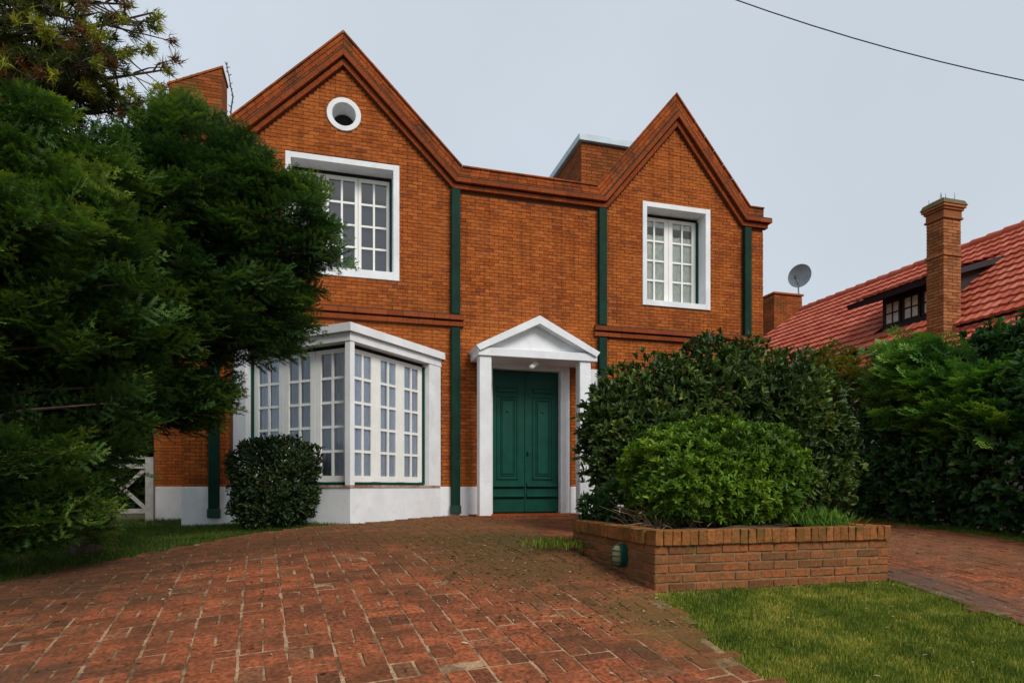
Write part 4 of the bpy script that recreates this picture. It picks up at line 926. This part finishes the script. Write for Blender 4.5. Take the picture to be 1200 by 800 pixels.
def tile_roof(nm, ridge_x, ridge_z, sl, y_of, rows, keep, lift=.03):
    th = math.atan(sl); dv = Vector((-math.cos(th), 0, -math.sin(th))); nn = Vector((-math.sin(th), 0, math.cos(th)))
    ymin, ymax = y_of(rows*TLn)[0], y_of(rows*TLn)[1]
    q_ = [(0, *y_of(0)), (rows*TLn, *y_of(rows*TLn))]
    b = MB(); O0 = Vector((ridge_x, 0, ridge_z))
    top = [O0+Vector((0, q_[0][1], 0)), O0+Vector((0, q_[0][2], 0)), O0+dv*q_[1][0]+Vector((0, q_[1][2], 0)), O0+dv*q_[1][0]+Vector((0, q_[1][1], 0))]
    b.prism([p-nn*.10 for p in top], [p for p in top]); par_ = b.obj(nm, M['soffit'], nb_)
    for r_ in range(rows):
        y0, y1 = y_of((r_+.5)*TLn); y = y0
        while y < y1-TW*.5:
            if keep(r_, y+TW/2):
                tilt = .13; ex = dv*math.cos(tilt)+nn*math.sin(tilt); ex = ex.normalized(); nz_ = Vector((0, 1, 0)).cross(ex)*-1
                if nz_.z < 0: nz_ = -nz_
                Mx = Matrix(((0, ex.x, nz_.x, 0), (1, ex.y, nz_.y, 0), (0, ex.z, nz_.z, 0), (0, 0, 0, 1)))
                pos = O0+dv*(r_*TLn)+nn*(lift-.012+random.gauss(0, .002))+Vector((0, y+random.gauss(0, .003), 0)); Mx = Matrix.Translation(pos) @ Mx
                alltiles.append((par_, Mx, pos))
            y += TW
    return par_
DY0, DY1 = -1.2, .75      # dormer along Y
main = tile_roof('main_roof', RX, RZ, SL, lambda v: (-5.6, 5.15+.75*v), 14, lambda r_, y: not (-1.0 < y < DY1-.35 and 4 < r_ < 12))
dsl = .31
dorm = tile_roof('dormer_roof', 12.0, 4.77, dsl, lambda v: (DY0, DY1), 7, lambda r_, y: True)
low = tile_roof('lower_roof', 10.42, 3.23, .66, lambda v: (-5.6, .35), 5, lambda r_, y: True)
def seen(t):
    p = t[2]; fx = p.x*S_+(p.y+D0)*C_; rx = p.x*C_-(p.y+D0)*S_; px = 600+F*rx/fx; py = HY+F*(EYE-p.z)/fx
    return (0 if 900 < px < 1205 and py < 400 else 1000)+fx
alltiles.sort(key=seen); restt = {}
for n_, (pr, Mx, pos) in enumerate(alltiles):
    if n_ < 300:
        o = bpy.data.objects.new('roof_tile', tile_me); C.objects.link(o); o.parent = pr; o.matrix_basis = Mx
    else: restt.setdefault(pr.name, (pr, MB()))[1].add([Mx @ Vector(p) for p in tv], tf)
for pr, mb in restt.values(): tag(mb.obj('roof_tiles', M['tile'], pr, fix=False), kind='stuff')
b = MB(); y = -5.6
while y < 5.1: b.tube([(RX, y, RZ+.02), (RX, y+.36, RZ+.035)], [.085, .10], 10); y += .34
tag(b.obj('ridge_tiles', M['tile'], nb_), kind='stuff')
b = MB(); b.prism([(RX, -5.6, RZ-.01), (RX, 5.15, RZ-.01), (RX, 5.15, RZ-.12), (RX, -5.6, RZ-.12)], [(15.9, -5.6, 3.2), (15.9, 6.9, 3.2), (15.9, 6.9, 3.1), (15.9, -5.6, 3.1)]); b.obj('back_roof', M['tile'], nb_)
b = MB(); b.add([(RX, 5.14, RZ-.03), (EX, 7.8, 3.1), (15.9, 7.8, 3.1)], [(0, 1, 2)]); b.obj('hip_roof', M['tile'], nb_)
# dormer
DX = 10.80; wy0, wy1 = -.98, DY1-.38
b = MB(); q4 = [(DX, 3.5), (DX, 4.32), (11.95, 4.67), (11.95, 4.4)]; b.prism([(x, wy0-.06, z) for x, z in q4], [(x, wy1, z) for x, z in q4]); b.obj('dormer_wall', M['dwood'], nb_)
zw0, zw1 = 3.70, 4.20; nw = 3; wdy = (wy1-.06-wy0)/nw
b = MB(); b.box(DX-.06, DX-.002, wy0-.08, wy1+.02, 3.62, 3.69); b.obj('dormer_sill', M['dwood'], nb_)
for k in range(nw):
    y0 = wy0+k*wdy+.02; y1 = y0+wdy-.03; b = MB(); xf, xb = DX-.05, DX-.004
    b.box(xf, xb, y0, y0+.05, zw0, zw1); b.box(xf, xb, y1-.05, y1, zw0, zw1); b.box(xf+.002, xb-.001, y0+.049, y1-.049, zw0, zw0+.05); b.box(xf+.002, xb-.001, y0+.049, y1-.049, zw1-.05, zw1)
    ym = (y0+y1)/2; zm = (zw0+zw1)/2; b.box(xf+.01, xb-.002, ym-.014, ym+.014, zw0+.049, zw1-.049); b.box(xf+.012, xb-.003, y0+.049, y1-.049, zm-.014, zm+.014)
    wd = b.obj('window', M['dwood'], nb_)
    for (ya, yb) in ((y0+.05, ym-.014), (ym+.014, y1-.05)):
        for (za, zb_) in ((zw0+.05, zm-.014), (zm+.014, zw1-.05)):
            p = MB(); p.box(DX-.03, DX-.026, ya, yb, za, zb_); p.obj('pane', M['curtain_g'], wd)
# tall chimney
cx0, cx1, cy0, cy1 = 9.93, 10.31, -1.70, -1.38
b = MB(); b.box(cx0+.012, cx1-.012, cy0+.012, cy1-.012, 1.5, 5.25); ch = b.obj('chimney', M['mortar'], nb_)
br = MB(); z = 2.6; k = 0
def ringbricks(mb, x0, x1, y0, y1, z0, z1, L, k):
    for (xa, ya, xb, yb) in ((x0, y0, x1, y0), (x0, y0, x0, y1), (x1, y0, x1, y1), (x0, y1, x1, y1)):
        Ls = math.hypot(xb-xa, yb-ya); s = -(k % 2)*L/2
        while s < Ls:
            a, c = max(0, s), min(Ls, s+L-.009)
            if c-a > .01:
                if ya == yb: o_ = random.gauss(0, .0015); mb.box(xa+a, xa+c, ya-.001+o_ if ya == y0 else ya-.05, ya+.05 if ya == y0 else ya+.001, z0, z1)
                else: o_ = random.gauss(0, .0015); mb.box(xa-.0012+o_ if xa == x0 else xa-.05, xa+.05 if xa == x0 else xa+.0012, ya+a, ya+c, z0+.0004, z1-.0004)
            s += L
while z < 5.02:
    e = .022 if 4.38 < z < 4.43 else 0
    ringbricks(br, cx0-e, cx1+e, cy0-e, cy1+e, z, z+.047, .2, k); z += .056; k += 1
tag(br.obj('bricks', M['nchim'], ch), kind='stuff')
for dz, e, h in ((5.02, .03, .035), (5.057, .012, .11), (5.168, .035, .04), (5.21, .06, .045)):
    b = MB(); b.bbox(cx0-e, cx1+e, cy0-e, cy1+e, dz, dz+h, .006); b.obj('chimney_collar', M['nchim'], ch)
xm, ym = (cx0+cx1)/2, (cy0+cy1)/2
b = MB(); e0, e1 = .075, -.06
lo = [(cx0-e0, cy0-e0, 5.256), (cx1+e0, cy0-e0, 5.256), (cx1+e0, cy1+e0, 5.256), (cx0-e0, cy1+e0, 5.256)]
mi = [(cx0-.04, cy0-.04, 5.34), (cx1+.04, cy0-.04, 5.34), (cx1+.04, cy1+.04, 5.34), (cx0-.04, cy1+.04, 5.34)]
hi = [(cx0+.06, cy0+.06, 5.40), (cx1-.06, cy0+.06, 5.40), (cx1-.06, cy1-.06, 5.40), (cx0+.06, cy1-.06, 5.40)]
b.add(lo+mi+hi, [(3, 2, 1, 0), (8, 9, 10, 11)]+[(a+i, a+(i+1) % 4, a+4+(i+1) % 4, a+4+i) for a in (0, 4) for i in range(4)]); b.obj('chimney_cap', M['moss'], ch)
b = MB()
for _ in range(14):
    x, y = random.uniform(cx0, cx1), random.uniform(cy0, cy1); b.tube([(x, y, 5.36), (x+random.gauss(0, .015), y, 5.36+random.uniform(.05, .16))], [.006, .003], 4)
tag(b.obj('moss_stalks', M['moss'], ch), kind='stuff')
# rear stack with dish
sx0, sx1, sy0, sy1 = 12.75, 13.75, 6.15, 7.05
b = MB(); b.box(sx0+.01, sx1-.01, sy0+.01, sy1-.01, 3, 6.28); st = b.obj('rear_stack', M['mortar'], nb_)
br = MB(); z = 4.6; k = 0
while z < 6.24: ringbricks(br, sx0, sx1, sy0, sy1, z, z+.052, .222, k); z += .061; k += 1
tag(br.obj('bricks', M['chimney'], st), kind='stuff')
b = MB(); b.bbox(sx0-.04, sx1+.04, sy0-.04, sy1+.04, 6.282, 6.34, .008); b.obj('stack_cap', M['chimney'], st)
pc, tt = atY(937, 323, 16.35); dish = thing('satellite_dish', (pc.x, pc.y, 6.34), 'grey satellite dish on the rear brick stack', 'satellite dish')
fd = (Vector((0, -D0, EYE))-pc).normalized(); fd = (fd+Vector((-.35, .2, .28))).normalized(); Md = Matrix.Translation(pc) @ fd.to_track_quat('Z', 'Y').to_matrix().to_4x4()
b = MB(); prof = [(.0001, -.07), (.12, -.063), (.22, -.045), (.30, -.018), (.345, .0), (.355, .004), (.355, -.008), (.30, -.032), (.2, -.065), (.0001, -.09)]; b.lathe(prof, 32, Md); b.obj('reflector', M['metal'], dish, smooth=True)
b = MB(); b.tube([Md @ Vector((0, -.34, .0)), Md @ Vector((0, -.12, .34))], .014, 6); b.obj('feed_arm', M['metal'], dish)
b = MB(); b.tube([Md @ Vector((0, -.16, .33)), Md @ Vector((0, -.06, .30))], [.035, .045], 10); b.obj('feed_horn', M['dgreen'], dish)
b = MB(); b.tube([(pc.x+.02, pc.y+.05, 6.33), (pc.x, pc.y+.08, pc.z-.1), Md @ Vector((0, 0, -.1))], .022, 8); b.obj('mast', M['metal'], dish)

# ------------------------------------------------------------------ white garden gate
gy = 1.7; gt = thing('garden_gate', (-3.4, gy, -.1), 'white wooden gate with crossed braces beside the house', 'gate')
def gp(px, py): return atY(px, py, D0+gy)[0]
def bar(p, q_, w_, nm, dy=0, d_=.04):
    p, q_ = Vector(p), Vector(q_); t_ = (q_-p).normalized(); s = Vector((t_.z, 0, -t_.x))*w_/2; b = MB()
    lo = [p+s, q_+s, q_-s, p-s]; b.prism([(v.x, gy-d_/2+dy, v.z) for v in lo], [(v.x, gy+d_/2+dy, v.z) for v in lo]); b.obj(nm, M['gatewhite'], gt)
zb_ = -.12
bar((gp(176, 600).x, 0, zb_-.1), (gp(176, 545).x, 0, .95), .12, 'gate_post', 0, .11)
x1 = gp(172, 590).x; x0 = gp(60, 590).x
bar((x0, 0, .06), (x1, 0, .06), .075, 'rail', -.01); bar((x0, 0, .80), (x1, 0, .80), .075, 'rail', -.01); bar((x0, 0, .95), (x1, 0, .95), .06, 'rail', -.01)
xm = (x0+x1)/2
for a, c in ((x0, xm), (xm, x1)):
    bar((a, 0, .09), (c, 0, .78), .06, 'brace', .02, .03); bar((a, 0, .78), (c, 0, .09), .06, 'brace', -.032, .02)
bar((x0, 0, zb_-.1), (x0, 0, .95), .12, 'gate_post', 0, .11)

# ------------------------------------------------------------------ grass and litter
def grass(name, test, boxes, dens, h, label, tb=.45):
    P = []
    for x0, x1, y0, y1, dn in boxes:
        n = int((x1-x0)*(y1-y0)*dens*dn); q_ = rng.random((n, 2))*[x1-x0, y1-y0]+[x0, y0]; P.append(np.array([p for p in q_ if test(p[0], p[1])]).reshape(-1, 2))
    P = np.concatenate(P); n = len(P); z = gv(P[:, 0], P[:, 1])-.03
    pt = np.array([.9*noise.noise(Vector((p[0]*1.9, p[1]*1.9, 3)))+.8*noise.noise(Vector((p[0]*6, p[1]*6, 7)))+.5*noise.noise(Vector((p[0]*17, p[1]*17, 5))) for p in P])
    a = rng.random(n)*6.28; ln = .25+.75*rng.random(n); hh = h*(.5+.7*rng.random(n))*(1-.25*np.clip(pt, -1, 1))
    tip = np.stack([np.cos(a)*ln, np.sin(a)*ln, np.ones(n)], 1); tip = unit(tip)*hh[:, None]; sd = np.stack([-np.sin(a+.5), np.cos(a+.5), np.zeros(n)], 1)*(.0022+.0022*rng.random(n))[:, None]
    B = np.stack([P[:, 0], P[:, 1], z], 1); V = np.stack([B-sd, B+sd, B+tip], 1)
    ti = np.clip(tb+.42*pt+rng.normal(0, .14, n)+(rng.random(n) < .10)*.5, 0, 1)
    o = big(name, V, np.arange(n*3).reshape(-1, 3), M['grass'], None, np.repeat(ti, 3)); tag(o, label, 'grass', kind='stuff')
def edge_noise(x, y): return .05*noise.noise(Vector((x*4, y*4, 1)))+.03*noise.noise(Vector((x*11, y*11, 2)))
def in_right(x, y):
    e = edge_noise(x, y); return y < PY0-.0 and not inpoly(x+e+.06, y, MAIN) and not inpoly(x-e-.05, y, SIDE)
broadleaf('back_hedge', [hl(-3.4, 16.6, 1.2, 1.0, .6, 2.0), hl(-4.8, 16.8, 1.2, 1.0, .6, 2.0), hl(-6.2, 16.8, 1.3, 1.0, .6, 2.1), hl(-7.8, 16.6, 1.4, 1.1, .6, 2.2), hl(-9.6, 16.4, 1.5, 1.2, .6, 2.3)], 7500, 5, .22, .12, M['box'], 'dark hedge behind the white garden gate', 'hedge', (-5, 6.7, 0), nst=20, sr=.02)
grass('lawn_grass', in_right, [(1.95, 5.0, -8.3, PY0, 1.0), (2.2, 5, -9.6, -8.3, .4)], 22000, .042, 'short patchy green and yellow lawn between the drives', .56)
def in_left(x, y): e = edge_noise(x, y); return not inpoly(x+e, y+e+.04, MAIN) and not inpoly(x, y, BAY)
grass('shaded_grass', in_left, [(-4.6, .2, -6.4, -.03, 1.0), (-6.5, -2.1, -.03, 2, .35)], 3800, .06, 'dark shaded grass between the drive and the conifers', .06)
grass('verge_grass', lambda x, y: x > 7.62+edge_noise(x, y), [(7.5, 8.2, -7, -.1, 1)], 4500, .06, 'narrow grass verge at the foot of the hedge', .4)
def litter(n, boxes, test, label='scattered dead leaves and debris on the brick drive', dz=.006):
    P = []
    for x0, x1, y0, y1, w_ in boxes:
        q_ = rng.random((int(n*w_), 2))*[x1-x0, y1-y0]+[x0, y0]; P.append(np.array([p for p in q_ if test(*p)]).reshape(-1, 2))
    P = np.concatenate(P); n = len(P); B = np.stack([P[:, 0], P[:, 1], gv(P[:, 0], P[:, 1])+dz], 1); a = rng.random(n)*6.28
    Dd = np.stack([np.cos(a), np.sin(a), rng.normal(0, .12, n)], 1); Nm = np.stack([rng.normal(0, .25, n), rng.normal(0, .25, n), np.ones(n)], 1)
    o = leaves('leaf_litter', B, Dd, Nm, .012+.03*rng.random(n)**2, .006+.012*rng.random(n)**2, np.clip(rng.random(n)**1.3, 0, 1), M['litter']); tag(o, label, 'leaf litter', kind='stuff')
litter(1000, [(-4, 2.2, -8.3, -.1, 1.0), (.7, 2.3, -6.6, -3.2, 1.6), (-3.2, .4, -5.8, -1.2, .9), (4.5, 7.6, -7, -1, .5), (0, 4.3, -2.0, -.1, .6)], lambda x, y: (inpoly(x, y, MAIN) or inpoly(x, y, SIDE)) and not (2.05 < x < 4.1 and y > -.65))

litter(400, [(2.1, 4.9, -8.2, -5.9, 1.0)], in_right, 'dead leaves lying on the lawn between the drives', .004)
litter(500, [(-4.5, .2, -6.2, -1.3, 1.0)], in_left, 'dead leaves lying on the shaded grass under the conifers', .004)
